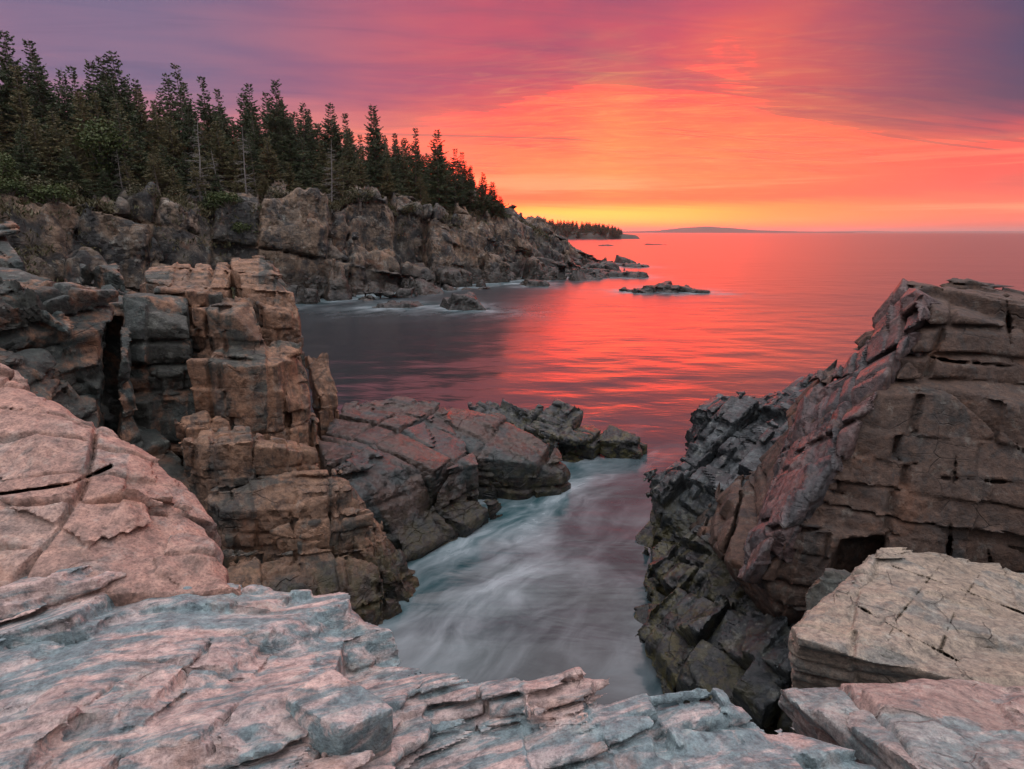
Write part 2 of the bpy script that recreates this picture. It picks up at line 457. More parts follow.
# ------------------------------------------------------------------ materials
def principled(name):
    m = bpy.data.materials.new(name); m.use_nodes = True
    M = NT(m.node_tree); M.n.clear()
    b = M.new('ShaderNodeBsdfPrincipled'); o = M.new('ShaderNodeOutputMaterial')
    M.l.new(b.outputs[0], o.inputs[0])
    return m, M, b
def rock_mat(name, a, b, c, scale=1.0, cmix=0.5, speck=0.25, wet=(0.3, 1.3), stain=0.35, stain_col=(0.045, 0.04, 0.04), rough=0.72,
             bedrot=None, bump=1.0, crack=0.6, lichen=0.0, moss=0.0, moss_z=None, rust=0.0, wetcol=0.2, gain=1.0, fac=1.0, dark=0.0):
    """a/b two main tints, c the third tint in patches; scale in features per metre"""
    m, M, P_ = principled(name)
    a, b, c = (tuple(v * gain for v in q) for q in (a, b, c)); stain_col = tuple(v * gain for v in stain_col)
    tc = M.new('ShaderNodeTexCoord').outputs['Object']
    geo = M.new('ShaderNodeNewGeometry')
    n1 = M.noise(tc, 0.9 * scale, 6, 0.6, 0.4)
    n2 = M.noise(tc, 2.6 * scale, 8, 0.62, 0.3)
    bed = M.mapping(tc, (1, 1, 1) if bedrot is None else bedrot[0], (0, 0, 0) if bedrot is None else bedrot[1])
    n3 = M.noise(bed, 1.7 * scale, 7, 0.65, 0.5)
    blk = M.attr('blk').outputs['Fac']; blk2 = M.attr('blk2').outputs['Fac']
    t = M.math('ADD', M.mr(n1, 0.3, 0.7, 0.1, 0.75), M.math('MULTIPLY', blk, 1.2))
    col = M.mix(M.math('ADD', t, 0.0, None, True), a, b)
    cf = M.mr(M.math('ADD', n3, M.math('MULTIPLY', M.math('ADD', blk2, blk), 0.16)), 0.56 - 0.14 * cmix, 0.72 - 0.12 * cmix)
    col = M.mix(cf, col, c)
    # mottling, crystals
    col = M.mix(M.mr(n2, 0.3, 0.7), M.mix(1.0, col, (0.80, 0.80, 0.81), 'MULTIPLY'), M.mix(1.0, col, (1.14, 1.13, 1.12), 'MULTIPLY'))
    m2 = M.noise(M.mapping(tc, (1, 1, 1), (0, 0, 0), (5, 8, 1)), 9 * scale, 8, 0.72, 0.2)
    col = M.mix(1.0, col, M.ramp(m2, [(0.30, (0.38, 0.38, 0.40)), (0.48, (0.95, 0.95, 0.95)), (0.68, (1.45, 1.42, 1.36))]), 'MULTIPLY')
    sp = M.noise(tc, 46 * scale, 3, 0.7)
    col = M.mix(1.0, col, M.ramp(sp, [(0.3, (1 - speck * 1.6,) * 3), (0.5, (1, 1, 1)), (0.72, (1 + speck,) * 3)]), 'MULTIPLY')
    vb = M.math('ADD', 1.0, M.math('MULTIPLY', M.math('ADD', blk, blk2), 0.22))
    sc_ = M.new('ShaderNodeVectorMath', operation='SCALE'); M.l.new(col, sc_.inputs[0]); M.l.new(vb, sc_.inputs['Scale']); col = sc_.outputs[0]
    if stain:
        st = M.noise(M.mapping(tc, (3.0, 3.0, 0.4)), 1.5 * scale, 6, 0.65, 0.3)
        col = M.mix(M.math('MULTIPLY', M.mr(st, 0.52, 0.66), stain), col, stain_col)
    if rust:
        ru = M.noise(M.mapping(tc, (1, 1, 0.7), (0, 0, 0), (4, 2, 9)), 1.1 * scale, 6, 0.7, 0.5)
        col = M.mix(M.math('MULTIPLY', M.mr(ru, 0.55, 0.68), rust), col, (0.30, 0.12, 0.055))
    if lichen:
        li = M.noise(M.mapping(tc, (1, 1, 1), (0, 0, 0), (11, 5, 2)), 3.2 * scale, 8, 0.75)
        col = M.mix(M.math('MULTIPLY', M.mr(li, 0.56, 0.64), lichen), col, (0.42, 0.43, 0.38))
    if dark:                          # black lichen and manganese stains
        dk_ = M.noise(M.mapping(tc, (1.6, 1.6, 0.8), (0, 0, 0), (3, 13, 6)), 2.6 * scale, 9, 0.74, 0.4)
        col = M.mix(M.math('MULTIPLY', M.mr(M.math('ADD', dk_, M.math('MULTIPLY', blk2, 0.10)), 0.53, 0.61), dark), col, (0.03, 0.03, 0.03))
    crk = M.attr('crk').outputs['Fac']
    # small cracks between the modelled joints
    wv = M.vmath('ADD', M.mapping(tc, (1, 1, 1.6)), M.vmath('MULTIPLY', M.noise(tc, 1.5 * scale, 3, 0.6, 0, 1), (0.22 / scale,) * 3))
    wv_sc = None
    jr = M.mapping(wv, (1.0, 0.62, 1.25), (D2R(7), D2R(-9), D2R(24)))
    v1 = M.voro(jr, 1.7 * scale, 'DISTANCE_TO_EDGE', 0.62).outputs['Distance']
    v2 = M.voro(jr, 6.0 * scale, 'DISTANCE_TO_EDGE', 0.7).outputs['Distance']
    ck1 = M.mr(v1, 0.0, 0.02, 1.0, 0.0); ck2 = M.math('MULTIPLY', M.mr(v2, 0.0, 0.03, 1.0, 0.0), M.mr(n2, 0.55, 0.68))
    ckm = M.math('MULTIPLY', M.math('MAXIMUM', M.math('MULTIPLY', ck1, M.mr(n1, 0.5, 0.62)), M.math('MULTIPLY', ck2, 0.35)), crack)
    col = M.mix(M.math('MULTIPLY', ckm, 0.6), col, (0.03, 0.027, 0.025))
    rg = M.math('ADD', rough - 0.08, M.math('MULTIPLY', n2, 0.18))
    # tide line: black algae and wet stone up to an uneven height
    if wet:
        sepz = M.new('ShaderNodeSeparateXYZ'); M.l.new(geo.outputs['Position'], sepz.inputs[0]); z = sepz.outputs[2]
        zz = M.math('ADD', z, M.math('MULTIPLY', M.math('SUBTRACT', n1, 0.5), -1.2))
        wf = M.mr(zz, wet[0], wet[1], 1.0, 0.0)
        wc = M.mix(M.mr(n2, 0.4, 0.62), M.mix(1.0, col, (wetcol,) * 3, 'MULTIPLY'), (0.022, 0.022, 0.018))
        col = M.mix(M.math('MULTIPLY', wf, 0.92), col, wc)
        rg = M.mixf(wf, rg, 0.34) if hasattr(M, 'mixf') else M.math('ADD', M.math('MULTIPLY', rg, M.math('SUBTRACT', 1.0, wf)), M.math('MULTIPLY', wf, 0.36))
        if moss:
            mo = M.noise(tc, 4.5, 7, 0.7)
            mf = M.math('MULTIPLY', M.math('MULTIPLY', M.mr(mo, 0.46, 0.58), moss), M.mr(zz, wet[0] - 0.2, wet[1] + 0.3, 1.0, 0.0))
            col = M.mix(mf, col, (0.085, 0.075, 0.022))
    P_.inputs['Specular IOR Level'].default_value = 0.4
    M.l.new(col, P_.inputs['Base Color']); M.l.new(rg, P_.inputs['Roughness'])
    h1 = M.noise(tc, 7 * scale, 6, 0.6, 0.2)
    def facet(sc_f):                 # chipped planes: each cell is a plane tipped its own way
        pv = M.vmath('SCALE', wv); M.n[-1].inputs['Scale'].default_value = sc_f
        vo = M.voro(pv, 1.0, 'F1')
        return M.vmath('DOT_PRODUCT', M.vmath('SUBTRACT', vo.outputs['Color'], (0.5, 0.5, 0.5)), M.vmath('SUBTRACT', pv, vo.outputs['Position']), 1)
    hh = M.math('ADD', M.math('MULTIPLY', h1, 0.22), M.math('MULTIPLY', n3, 0.4))
    fmk = M.mr(M.noise(M.mapping(tc, (1, 1, 1), (0, 0, 0), (9, 3, 7)), 0.8 * scale, 3, 0.5), 0.38, 0.62, 0.15, 1.0)      # shattered in places, smooth in others
    hh = M.math('ADD', hh, M.math('MULTIPLY', fmk, M.math('ADD', M.math('MULTIPLY', facet(2.3 * scale), 1.25 * fac), M.math('MULTIPLY', facet(8.5 * scale), 0.75 * fac))))
    hh = M.math('SUBTRACT', hh, M.math('MULTIPLY', ckm, 0.45))
    hh = M.math('ADD', hh, M.math('MULTIPLY', m2, 0.34))
    hh = M.math('ADD', hh, M.math('MULTIPLY', sp, 0.06))
    M.l.new(M.bump(hh, 0.9 * bump, 0.13 / scale), P_.inputs['Normal'])
    return m
MAT = {}
MAT['ledge'] = rock_mat('slate_and_pink_granite', (0.50, 0.365, 0.33), (0.40, 0.345, 0.335), (0.16, 0.215, 0.23), 2.4, 1.05, 0.2, gain=1.0, dark=0.35, wet=None, stain=0.35, crack=0.25,
                        stain_col=(0.10, 0.115, 0.125), bedrot=((1.0, 3.6, 3.6), (0, 0, D2R(-22))), lichen=0.3, rust=0.25)
MAT['pink'] = rock_mat('pink_granite', (0.42, 0.245, 0.195), (0.36, 0.25, 0.21), (0.30, 0.25, 0.225), 1.6, 0.45, 0.3, fac=0.7, gain=0.84, dark=0.3, wet=None, stain=0.35, bump=0.75, lichen=0.2, rust=0.35, crack=0.35)
MAT['brown'] = rock_mat('brown_granite', (0.33, 0.185, 0.115), (0.21, 0.13, 0.09), (0.07, 0.072, 0.062), 1.0, 0.55, 0.2, fac=0.8, gain=0.8, dark=0.6, wet=(0.55, 1.5), stain=0.6, rust=0.35, lichen=0.15)
MAT['tan'] = rock_mat('tan_granite', (0.28, 0.165, 0.105), (0.17, 0.11, 0.078), (0.07, 0.066, 0.056), 1.2, 0.5, 0.2, fac=0.9, gain=0.78, dark=0.55, wet=(0.55, 1.5), stain=0.5, rust=0.3, lichen=0.12, moss=0.35)
MAT['gully'] = rock_mat('dark_green_grey_rock', (0.075, 0.078, 0.068), (0.042, 0.06, 0.058), (0.24, 0.13, 0.08), 1.1, 0.35, 0.2, gain=0.75, dark=0.3, wet=(0.3, 1.8), stain=0.5, rust=0.3, lichen=0.2)
MAT['dark'] = rock_mat('dark_ledge_rock', (0.115, 0.08, 0.066), (0.075, 0.064, 0.058), (0.042, 0.058, 0.06), 1.1, 0.6, 0.2, gain=0.62, dark=0.4, wet=(0.1, 1.1), stain=0.4, rough=0.30, lichen=0.08, moss=0.3)
MAT['black'] = rock_mat('black_basalt', (0.056, 0.068, 0.075), (0.036, 0.045, 0.052), (0.12, 0.145, 0.155), 1.5, 0.4, 0.25, gain=0.5, wet=(0.2, 1.6), stain=0.4, rough=0.34, lichen=0.25, moss=0.6)
MAT['crag'] = rock_mat('red_brown_crag_rock', (0.165, 0.10, 0.072), (0.11, 0.078, 0.062), (0.055, 0.05, 0.046), 1.3, 0.25, 0.2, fac=0.55, gain=0.5, dark=0.5, wet=(0.2, 1.4), stain=0.25, rust=0.2, lichen=0.12)
MAT['purple'] = rock_mat('purple_brown_striated_rock', (0.13, 0.082, 0.078), (0.088, 0.068, 0.07), (0.05, 0.05, 0.054), 1.5, 0.6, 0.2, fac=0.8, gain=0.85, dark=0.3, wet=(0.2, 1.4), stain=0.4, rough=0.45, rust=0.2, lichen=0.12,
                        bedrot=((0.35, 2.5, 2.5), (0, D2R(52), D2R(-40))))
MAT['pale'] = rock_mat('pale_buff_slab_rock', (0.36, 0.29, 0.225), (0.30, 0.255, 0.21), (0.19, 0.185, 0.165), 2.0, 0.3, 0.2, fac=0.6, gain=0.84, dark=0.22, wet=None, stain=0.3, lichen=0.3)
MAT['grey'] = rock_mat('grey_pink_slab_rock', (0.36, 0.265, 0.235), (0.25, 0.265, 0.26), (0.17, 0.21, 0.215), 2.4, 0.6, 0.2, gain=1.0, dark=0.25, wet=None, stain=0.3, lichen=0.35,
                       bedrot=((1.0, 3.0, 3.0), (0, 0, D2R(-10))))
MAT['cliff'] = rock_mat('cliff_rock', (0.27, 0.185, 0.125), (0.13, 0.115, 0.095), (0.034, 0.035, 0.034), 0.35, 0.9, 0.2, fac=1.2, gain=0.72, dark=0.7, wet=(1.2, 3.4), stain=0.6, rust=0.35, lichen=0.3)
MAT['reef'] = rock_mat('reef_rock', (0.06, 0.053, 0.047), (0.042, 0.042, 0.04), (0.026, 0.026, 0.025), 0.6, 0.5, 0.2, wet=(0.6, 1.6), stain=0.4, rough=0.5)
# ------------------------------------------------------------------ foreground rocks
def lv(s, k, amp=0.0, crack=None, brick=0.35, soft=0, tilt=0.0):
    return dict(s=s if isinstance(s, tuple) else (s,) * 3, k=k if isinstance(k, tuple) else (k,) * 3, amp=amp, crack=crack, brick=brick, soft=soft, tilt=tilt)
Q = float(globals().get('QUALITY', 1.0))

def slot(pts, th, Y0, Y1):
    """narrow open joint: a thin wedge through the rock between depths Y0 and Y1 along the given points"""
    return [np.array([P(u0, v0 - t, Y) if abs(u1 - u0) > abs(v1 - v0) else P(u0 - t, v0, Y) for (Y, t) in ((Y0, th), (Y0, -th), (Y1, th * 0.8), (Y1, -th * 0.8))] +
                     [P(u1, v1 - t, Y) if abs(u1 - u0) > abs(v1 - v0) else P(u1 - t, v1, Y) for (Y, t) in ((Y0, th), (Y0, -th), (Y1, th * 0.8), (Y1, -th * 0.8))])
            for (u0, v0), (u1, v1) in zip(pts[:-1], pts[1:])]
# the ledge the camera stands on
near = lambda *p: [np.array(q, float) for q in p]
fg = [down([PZ(-260, 560, 4.42), PZ(60, 566, 4.40), PZ(190, 568, 4.33), PZ(330, 600, 4.16), PZ(400, 655, 4.10)] + near((-3.2, 0.1, 4.5), (-0.2, 0.1, 4.5)), 2.3, 0.0),
      down([PZ(180, 572, 4.33), PZ(330, 602, 4.14), PZ(428, 678, 4.05), PZ(452, 694, 4.04), PZ(300, 700, 4.3)] + near((-0.6, 0.1, 4.46), (0.3, 0.1, 4.42)), 2.3, 0.0),
      down([PZ(420, 688, 4.10), PZ(470, 684, 4.13), PZ(540, 688, 4.16), PZ(600, 680, 4.17), PZ(650, 694, 4.15)] + near((-0.6, 0.1, 4.45), (0.7, 0.1, 4.40)), 2.3, 0.0),
      down([PZ(600, 690, 4.13), PZ(700, 699, 4.09), PZ(745, 716, 4.05), PZ(800, 742, 4.0), PZ(880, 774, 3.97), PZ(960, 812, 3.95)] + near((0.2, 0.1, 4.4), (1.4, 0.1, 4.0)), 2.3, 0.0)]
add_rock('foreground_ledge', fg, dict(R=frame(8, -6, -20), levels=[
    lv((0.8, 0.45, 0.17), (0.08, 0.08, 0.52), 0.08, (0.10, 0.022, 0.55), brick=0.2, tilt=0.2),
    lv((0.26, 0.15, 0.06), (0.03, 0.03, 0.22), 0.026, (0.04, 0.02, 0.35), brick=0.2, tilt=0.35)], warp=(0.10, 1.0), rough=(0.007, 7, 3), seed=3, mf=1.6), MAT['ledge'], 0.010 / Q,
    'layered grey and pink rock ledge across the bottom of the picture', 'rock ledge', pad=0.2, zmin=3.0, foam=False)
# angular cut block standing out of it
blk = [np.array([PZ(283, 696, 4.43), PZ(332, 668, 4.42), PZ(392, 710, 4.40), PZ(340, 730, 4.44), PZ(284, 752, 4.26), PZ(340, 785, 4.22), PZ(392, 752, 4.20), PZ(335, 690, 4.05)])]
add_rock('rock_block', blk, dict(R=frame(20, 5), levels=[lv(0.3, 0.03, 0.008, (0.03, 0.02, 0.4), tilt=0.05)], warp=(0.02, 2), rough=(0.004, 7, 3), seed=5, mf=2), MAT['ledge'], 0.008 / Q,
    'square edged grey block jutting from the layered ledge at the bottom', 'rock', pad=0.12, zmin=2, foam=False)

# smooth pink slab, left
pk = [down([P(-220, 372, 3.6), P(0, 372, 3.7), P(52, 402, 3.65), P(110, 432, 3.55), P(165, 470, 3.4), P(205, 516, 3.15), P(228, 560, 2.75), P(235, 590, 2.45), P(120, 590, 2.3), P(-220, 600, 2.1)], 2.0, 0.05),
      down([P(-220, 345, 4.2), P(-5, 362, 4.2), P(30, 385, 4.1), P(-220, 420, 3.6)], 2.0, 0.05)]
add_rock('pink_slab', pk, dict(R=frame(25, 22, 10), levels=[
    lv((0.9, 0.7, 0.45), (0.03, 0.03, 0.12), 0.06, (0.05, 0.026, (0.4, 0.4, 0.7)), brick=0.4, tilt=0.16), lv((0.30, 0.26, 0.18), (0.02, 0.02, 0.08), 0.045, (0.04, 0.024, 0.5), brick=0.4, tilt=0.42)],
    warp=(0.20, 0.9), rough=(0.024, 4, 5), seed=16, mf=1.3), MAT['pink'], 0.0115 / Q,
    'smooth rounded slab of pink granite above the layered ledge', 'rock slab', k=0.15, pad=0.25, zmin=2.2, foam=False, wob=0.5, carve=slot([(-60, 500), (0, 494), (72, 484), (112, 466)], 2.0, 2.2, 3.5))

# ------------------------------------------------------------------ left side of the inlet
gully = [down([P(78, 298, 10.2), P(132, 300, 10.5), P(132, 297, 12), P(78, 292, 12)], 0, 0.0),
         down([P(-110, 262, 9.5), P(20, 268, 10.2), P(60, 290, 9.6), P(112, 305, 9.8), P(118, 330, 9.3), P(60, 330, 8.6), P(0, 318, 8.2), P(-110, 300, 7.4)], 0, 0.06),
         down([P(0, 335, 8.3), P(60, 342, 8.5), P(100, 400, 8.6), P(92, 430, 8.2), P(0, 420, 7.2), P(-110, 400, 6)], 0, 0.08),
         down([P(-110, 238, 12), P(0, 236, 12), P(20, 262, 11.2), P(-110, 275, 10)], 0, 0.05),
         down([P(85, 262, 12.2), P(118, 266, 12.2), P(118, 290, 11), P(90, 292, 11)], 0, 0.05),
         down([P(60, 470, 8.2), P(190, 480, 9), P(140, 400, 10.5), P(60, 400, 10.5)], 0, 0.1)]
cleft = [np.array([P(98, 325, 7.6), P(118, 322, 7.6), P(116, 470, 7.6), P(96, 470, 7.6), P(104, 318, 10.6), P(122, 316, 10.6), P(122, 470, 10.6), P(104, 470, 10.6)])]
add_rock('gully_rock', gully, dict(R=frame(-20, 22, 8), levels=[
    lv((1.6, 1.2, 0.6), (0.06, 0.06, 0.15), 0.28, (0.25, 0.08, 0.5), brick=0.15, tilt=0.4), lv((0.5, 0.42, 0.26), (0.03, 0.03, 0.06), 0.12, (0.10, 0.07, 0.4), brick=0.2, tilt=0.5)], warp=(0.06, 0.5), rough=(0.005, 6, 3), seed=21),
    MAT['gully'], 0.035 / Q, carve=cleft, wob=2.0, label='dark green grey sloping ledges behind the pink slab, beside the deep cleft', cat='rock outcrop', zmin=-0.3)

pillar = [down([P(122, 298, 10.4), P(150, 290, 11.2), P(186, 297, 11.2), P(190, 330, 10.3), P(126, 330, 10.1)], 0, 0.03),
       down([P(126, 372, 10.0), P(188, 372, 10.2), P(185, 350, 11.0), P(128, 350, 11)], 0, 0.05)]
out = [down([P(140, 266, 12.4), P(205, 262, 12.8), P(232, 262, 13.0), P(226, 292, 11.5), P(190, 294, 11.2), P(147, 280, 11.6)], 0, 0.0),
       down([P(230, 261, 12.7), P(262, 258, 13.1), P(280, 268, 12.8), P(276, 277, 12.3), P(235, 274, 12.2)], 0, 0.0),
       down([P(240, 276, 12.2), P(282, 272, 12.6), P(298, 300, 12.3), P(300, 318, 12.0), P(270, 312, 11.6), P(240, 290, 11.8)], 0, 0.03),
       down([P(191, 310, 10.85), P(228, 303, 11.2), P(246, 306, 11.2), P(258, 342, 10.95), P(232, 316, 10.75)], 0, 0.0),
       down([P(229, 292, 11.5), P(250, 296, 11.6), P(262, 342, 11.1), P(240, 330, 11.1)], 0, 0.0),
       down([P(186, 358, 10.05), P(214, 351, 10.75), P(260, 342, 11.2), P(297, 341, 11.7), P(300, 348, 11.5), P(278, 364, 10.6), P(240, 368, 10.15)], 0, 0.07),
       down([P(278, 346, 11.4), P(300, 344, 11.9), P(310, 372, 11.7), P(318, 410, 11.2), P(286, 400, 10.6)], 0, 0.12),
       down([P(306, 353, 13.2), P(328, 356, 13.0), P(338, 398, 12.6), P(318, 400, 12.2)], 0, 0.12),
       down([P(172, 416, 9.5), P(205, 411, 9.9), P(238, 415, 10), P(242, 424, 9.7), P(182, 430, 9.3)], 0, 0.1)]
add_rock('rock_outcrop', out, dict(R=frame(22, 4, -4), levels=[
    lv((0.8, 0.7, 1.5), 0.0, 0.10, (0.2, 0.07, (0.4, 0.4, 0.2)), brick=0.25, tilt=0.08), lv((0.36, 0.30, 0.5), 0.0, 0.12, (0.14, 0.06, (0.4, 0.4, 0.3)), brick=0.5, tilt=0.42)], warp=(0.08, 0.6), rough=(0.006, 6, 4), seed=31, mf=0.9),
    MAT['brown'], 0.027 / Q, 'tall stepped outcrop of brown jointed granite rising left of the inlet', 'rock outcrop', zmin=-0.3)

add_rock('rock_pillar', pillar, dict(R=frame(22, 4, -4), levels=[
    lv((0.8, 0.7, 0.9), (0.02, 0.02, 0.02), 0.20, (0.2, 0.07, (0.4, 0.4, 0.6)), brick=0.1, tilt=0.2), lv((0.34, 0.30, 0.4), 0.01, 0.12, (0.12, 0.06, 0.4), brick=0.25, tilt=0.4)], warp=(0.05, 0.5), rough=(0.005, 6, 3), seed=35),
    MAT['gully'], 0.033 / Q, 'dark grey green pillar between the deep cleft and the tall brown outcrop', 'rock pillar', zmin=-0.3)

mid = [down([P(183, 440, 8.35), P(204, 427, 8.9), P(240, 425, 9.1), P(262, 434, 8.9), P(250, 442, 8.45), P(200, 446, 8.2)], -0.6, 0.03),
       down([P(256, 432, 9.1), P(312, 446, 9.2), P(318, 453, 8.9), P(290, 450, 8.6), P(250, 446, 8.5)], -0.6, 0.03),
       down([P(201, 498, 7.95), P(256, 488, 8.15), P(313, 464, 8.7), P(338, 466, 8.95), P(352, 482, 8.8), P(350, 490, 8.5), P(310, 508, 8.05), P(225, 512, 7.75)], -0.6, 0.03),
       down([P(270, 530, 7.75), P(329, 500, 8.4), P(350, 497, 8.6), P(376, 512, 8.6), P(340, 528, 8.1), P(298, 543, 7.65)], -0.6, 0.05),
       down([P(348, 482, 8.9), P(362, 493, 9.2), P(421, 587, 8.8), P(408, 600, 8.3), P(352, 537, 8.2)], -0.6, 0.04),
       down([P(222, 550, 7.4), P(300, 548, 7.7), P(352, 556, 8.0), P(395, 592, 8.0), P(372, 612, 7.6), P(300, 604, 7.15), P(230, 585, 7.0)], -0.6, 0.08),
       down([P(320, 545, 7.9), P(372, 560, 8.1), P(392, 580, 8.05), P(350, 585, 7.7), P(310, 565, 7.6)], -0.6, 0.05)]
add_rock('rock_outcrop', mid, dict(R=frame(28, 8, -7), levels=[
    lv((0.60, 0.48, 0.8), 0.0, 0.08, (0.16, 0.055, (0.5, 0.5, 0.3)), brick=0.25, tilt=0.10), lv((0.25, 0.22, 0.32), 0.0, 0.09, (0.12, 0.05, (0.45, 0.45, 0.35)), brick=0.5, tilt=0.45)], warp=(0.07, 0.7), rough=(0.006, 6, 4), seed=41, mf=1.0),
    MAT['tan'], 0.022 / Q, 'blocky tan outcrop stepping down to the water at the foot of the taller one', 'rock outcrop', zmin=-0.3)

ledge = [down([P(318, 440, 11.2), P(345, 402, 13.6), P(400, 398, 13.9), P(440, 402, 13.8), P(470, 450, 11.9), P(476, 466, 11.4), P(440, 470, 10.8), P(380, 470, 10.2), P(330, 470, 9.8)], -0.6, 0.04),
         down([P(430, 405, 14), P(500, 415, 13.8), P(548, 436, 13.3), P(568, 462, 12.7), P(560, 472, 12.4), P(520, 462, 12.1), P(474, 458, 12.1), P(440, 420, 13)], -0.6, 0.06),
         down([P(400, 520, 10.0), P(455, 500, 10.9), P(500, 500, 11.3), P(470, 530, 10.6), P(440, 560, 9.8), P(400, 560, 9.3)], -0.6, 0.06),
         down([P(340, 470, 9.8), P(440, 470, 10.9), P(450, 520, 10.6), P(400, 540, 9.8), P(350, 500, 9.4)], -0.6, 0.0)]
add_rock('rock_ledge', ledge, dict(R=frame(-24, 8, 6), levels=[
    lv((1.5, 1.0, 0.6), (0.0, 0.0, 0.05), 0.10, (0.3, 0.08, (0.7, 0.7, 0.4)), brick=0.1, tilt=0.12), lv((0.5, 0.4, 0.24), (0.0, 0.0, 0.03), 0.05, (0.12, 0.07, 0.3), brick=0.2, tilt=0.2)], warp=(0.06, 0.5), rough=(0.005, 6, 3), seed=51),
    MAT['dark'], 0.035 / Q, 'low domed ledge of dark wet rock running out into the inlet', 'rock ledge', k=0.12, zmin=-0.3)

far = [down([P(472, 406, 15.8), P(506, 402, 15.8), P(530, 412, 15.4), P(520, 425, 14.9), P(480, 418, 15.1)], -0.6, 0.05),
       down([P(510, 412, 15.5), P(556, 406, 15.9), P(596, 418, 15.5), P(606, 436, 14.8), P(575, 442, 14.3), P(530, 430, 14.6)], -0.6, 0.05),
       down([P(596, 430, 15.2), P(628, 428, 15.3), P(641, 432, 15.0), P(637, 440, 14.6), P(600, 441, 14.6)], -0.6, 0.05)]
add_rock('rock_ledge', far, dict(R=frame(-30, 10, 4), levels=[
    lv((1.0, 0.8, 0.5), (0.08, 0.08, 0.1), 0.25, (0.25, 0.08, 0.6), brick=0.15, tilt=0.45), lv((0.35, 0.3, 0.2), (0.05, 0.05, 0.08), 0.10, (0.1, 0.08, 0.4), tilt=0.6)], warp=(0.08, 0.6), rough=(0.008, 5, 3), seed=61),
    MAT['black'], 0.04 / Q, 'small black ledge with a square end at the mouth of the inlet', 'rock ledge', zmin=-0.3)

# ------------------------------------------------------------------ right side of the inlet
crag = [np.array([P(912, 280, 8.1), P(885, 330, 8.0), P(845, 392, 7.8), P(812, 452, 7.4), P(780, 524, 6.8), P(762, 577, 6.2),
                  P(935, 303, 6.95), P(909, 359, 6.65), P(862, 445, 6.3), P(829, 491, 6.12), P(786, 544, 5.95), P(765, 582, 5.9),
                  P(960, 281, 8.4), P(1130, 308, 8.6), P(1130, 334, 6.75), P(1130, 560, 5.5), P(1130, 660, 5.9), P(775, 612, 5.9), P(805, 650, 6.3),
                  (3.3, 9.4, 0.8), (8.5, 9.8, 0.8), (9.5, 6.6, 0.8), (3.9, 6.8, 0.8)])]
cracks = (slot([(900, 350), (950, 361), (1005, 366), (1060, 363)], 1.6, 5.2, 7.1) + slot([(1006, 290), (1012, 366)], 2.2, 5.2, 7.8) + slot([(829, 491), (880, 502)], 1.1, 4.6, 6.5) + slot([(940, 478), (1060, 486)], 1.1, 4.6, 6.5)
          + slot([(957, 440), (948, 560)], 1.3, 4.6, 6.4) + slot([(800, 530), (835, 528)], 1.2, 4.6, 6.5) + slot([(985, 540), (995, 580)], 1.6, 4.4, 6.2))
cavity = [np.array([P(831, 527, 4.6), P(893, 524, 4.6), P(893, 600, 4.6), P(806, 630, 4.6), P(818, 572, 4.6), P(840, 540, 6.25), P(882, 538, 6.25), P(882, 600, 6.25), P(818, 630, 6.3), P(830, 580, 6.25)])]
add_rock('rock_crag', crag, dict(R=frame(-30, 6, 3), levels=[
    lv((1.9, 1.5, 1.2), 0.0, 0.20, (0.16, 0.05, (0.2, 0.2, 0.4)), brick=0.4, tilt=0.12), lv((0.50, 0.44, 0.34), 0.0, 0.13, (0.14, 0.05, (0.2, 0.2, 0.35)), brick=0.5, tilt=0.42)], warp=(0.12, 0.5), rough=(0.008, 6, 4), seed=71, mf=0.8),
    MAT['crag'], 0.026 / Q, 'high leaning red brown crag with a flat top, right of the inlet', 'rock crag', zmin=0.2, carve=cavity + cracks, wob=1.6)

lean = [np.array([P(903, 284, 8.1), P(864, 327, 8.25), P(810, 391, 8.2), P(783, 451, 7.95), P(755, 523, 7.15), P(740, 577, 6.15),
                  P(924, 306, 7.0), P(900, 357, 6.6), P(852, 445, 6.22), P(818, 491, 6.02), P(766, 548, 5.83), P(741, 582, 5.76),
                  P(960, 330, 7.8), P(900, 430, 7.4), P(850, 530, 6.7), P(790, 590, 6.2)])]
add_rock('leaning_slab', lean, dict(R=frame(-62, 50, 0), levels=[
    lv((1.6, 0.7, 0.5), (0.02, 0.02, 0.03), 0.10, (0.14, 0.06, 0.6), brick=0.2, tilt=0.2), lv((1.1, 0.42, 0.3), 0.01, 0.07, (0.10, 0.05, 0.45), brick=0.4, tilt=0.3)], warp=(0.03, 0.6), rough=(0.004, 6, 3), seed=75),
    MAT['purple'], 0.024 / Q, 'dark purple brown striated slab running down the left flank of the tall crag', 'rock slab', zmin=0.2)

dk = [down([P(692, 408, 11.6), P(720, 394, 12.2), P(790, 390, 12), P(815, 382, 11.6), P(840, 400, 10.5), P(800, 440, 9.6), P(735, 440, 10.4), P(698, 430, 11)], -0.6, 0.03),
      down([P(648, 480, 10.2), P(668, 468, 10.7), P(720, 470, 10.3), P(770, 460, 9.3), P(770, 540, 8), P(690, 505, 9.2), P(652, 498, 9.8)], -0.6, 0.03),
      down([P(700, 440, 10.8), P(760, 430, 10), P(800, 440, 9), P(780, 520, 8), P(700, 480, 9.8)], -0.6, 0.04),
      down([P(650, 545, 8.9), P(680, 520, 9.2), P(760, 540, 7.8), P(780, 580, 7.0), P(700, 600, 7.4), P(655, 570, 8.3)], -0.6, 0.05),
      down([P(645, 600, 7.9), P(690, 590, 7.8), P(760, 600, 6.8), P(800, 640, 5.8), P(760, 690, 5.2), P(690, 680, 6.0), P(650, 640, 7.0)], -0.6, 0.04),
      down([P(760, 600, 6.6), P(900, 600, 5.9), P(900, 680, 4.6), P(800, 700, 4.8), P(750, 660, 5.6)], -0.6, 0.0)]
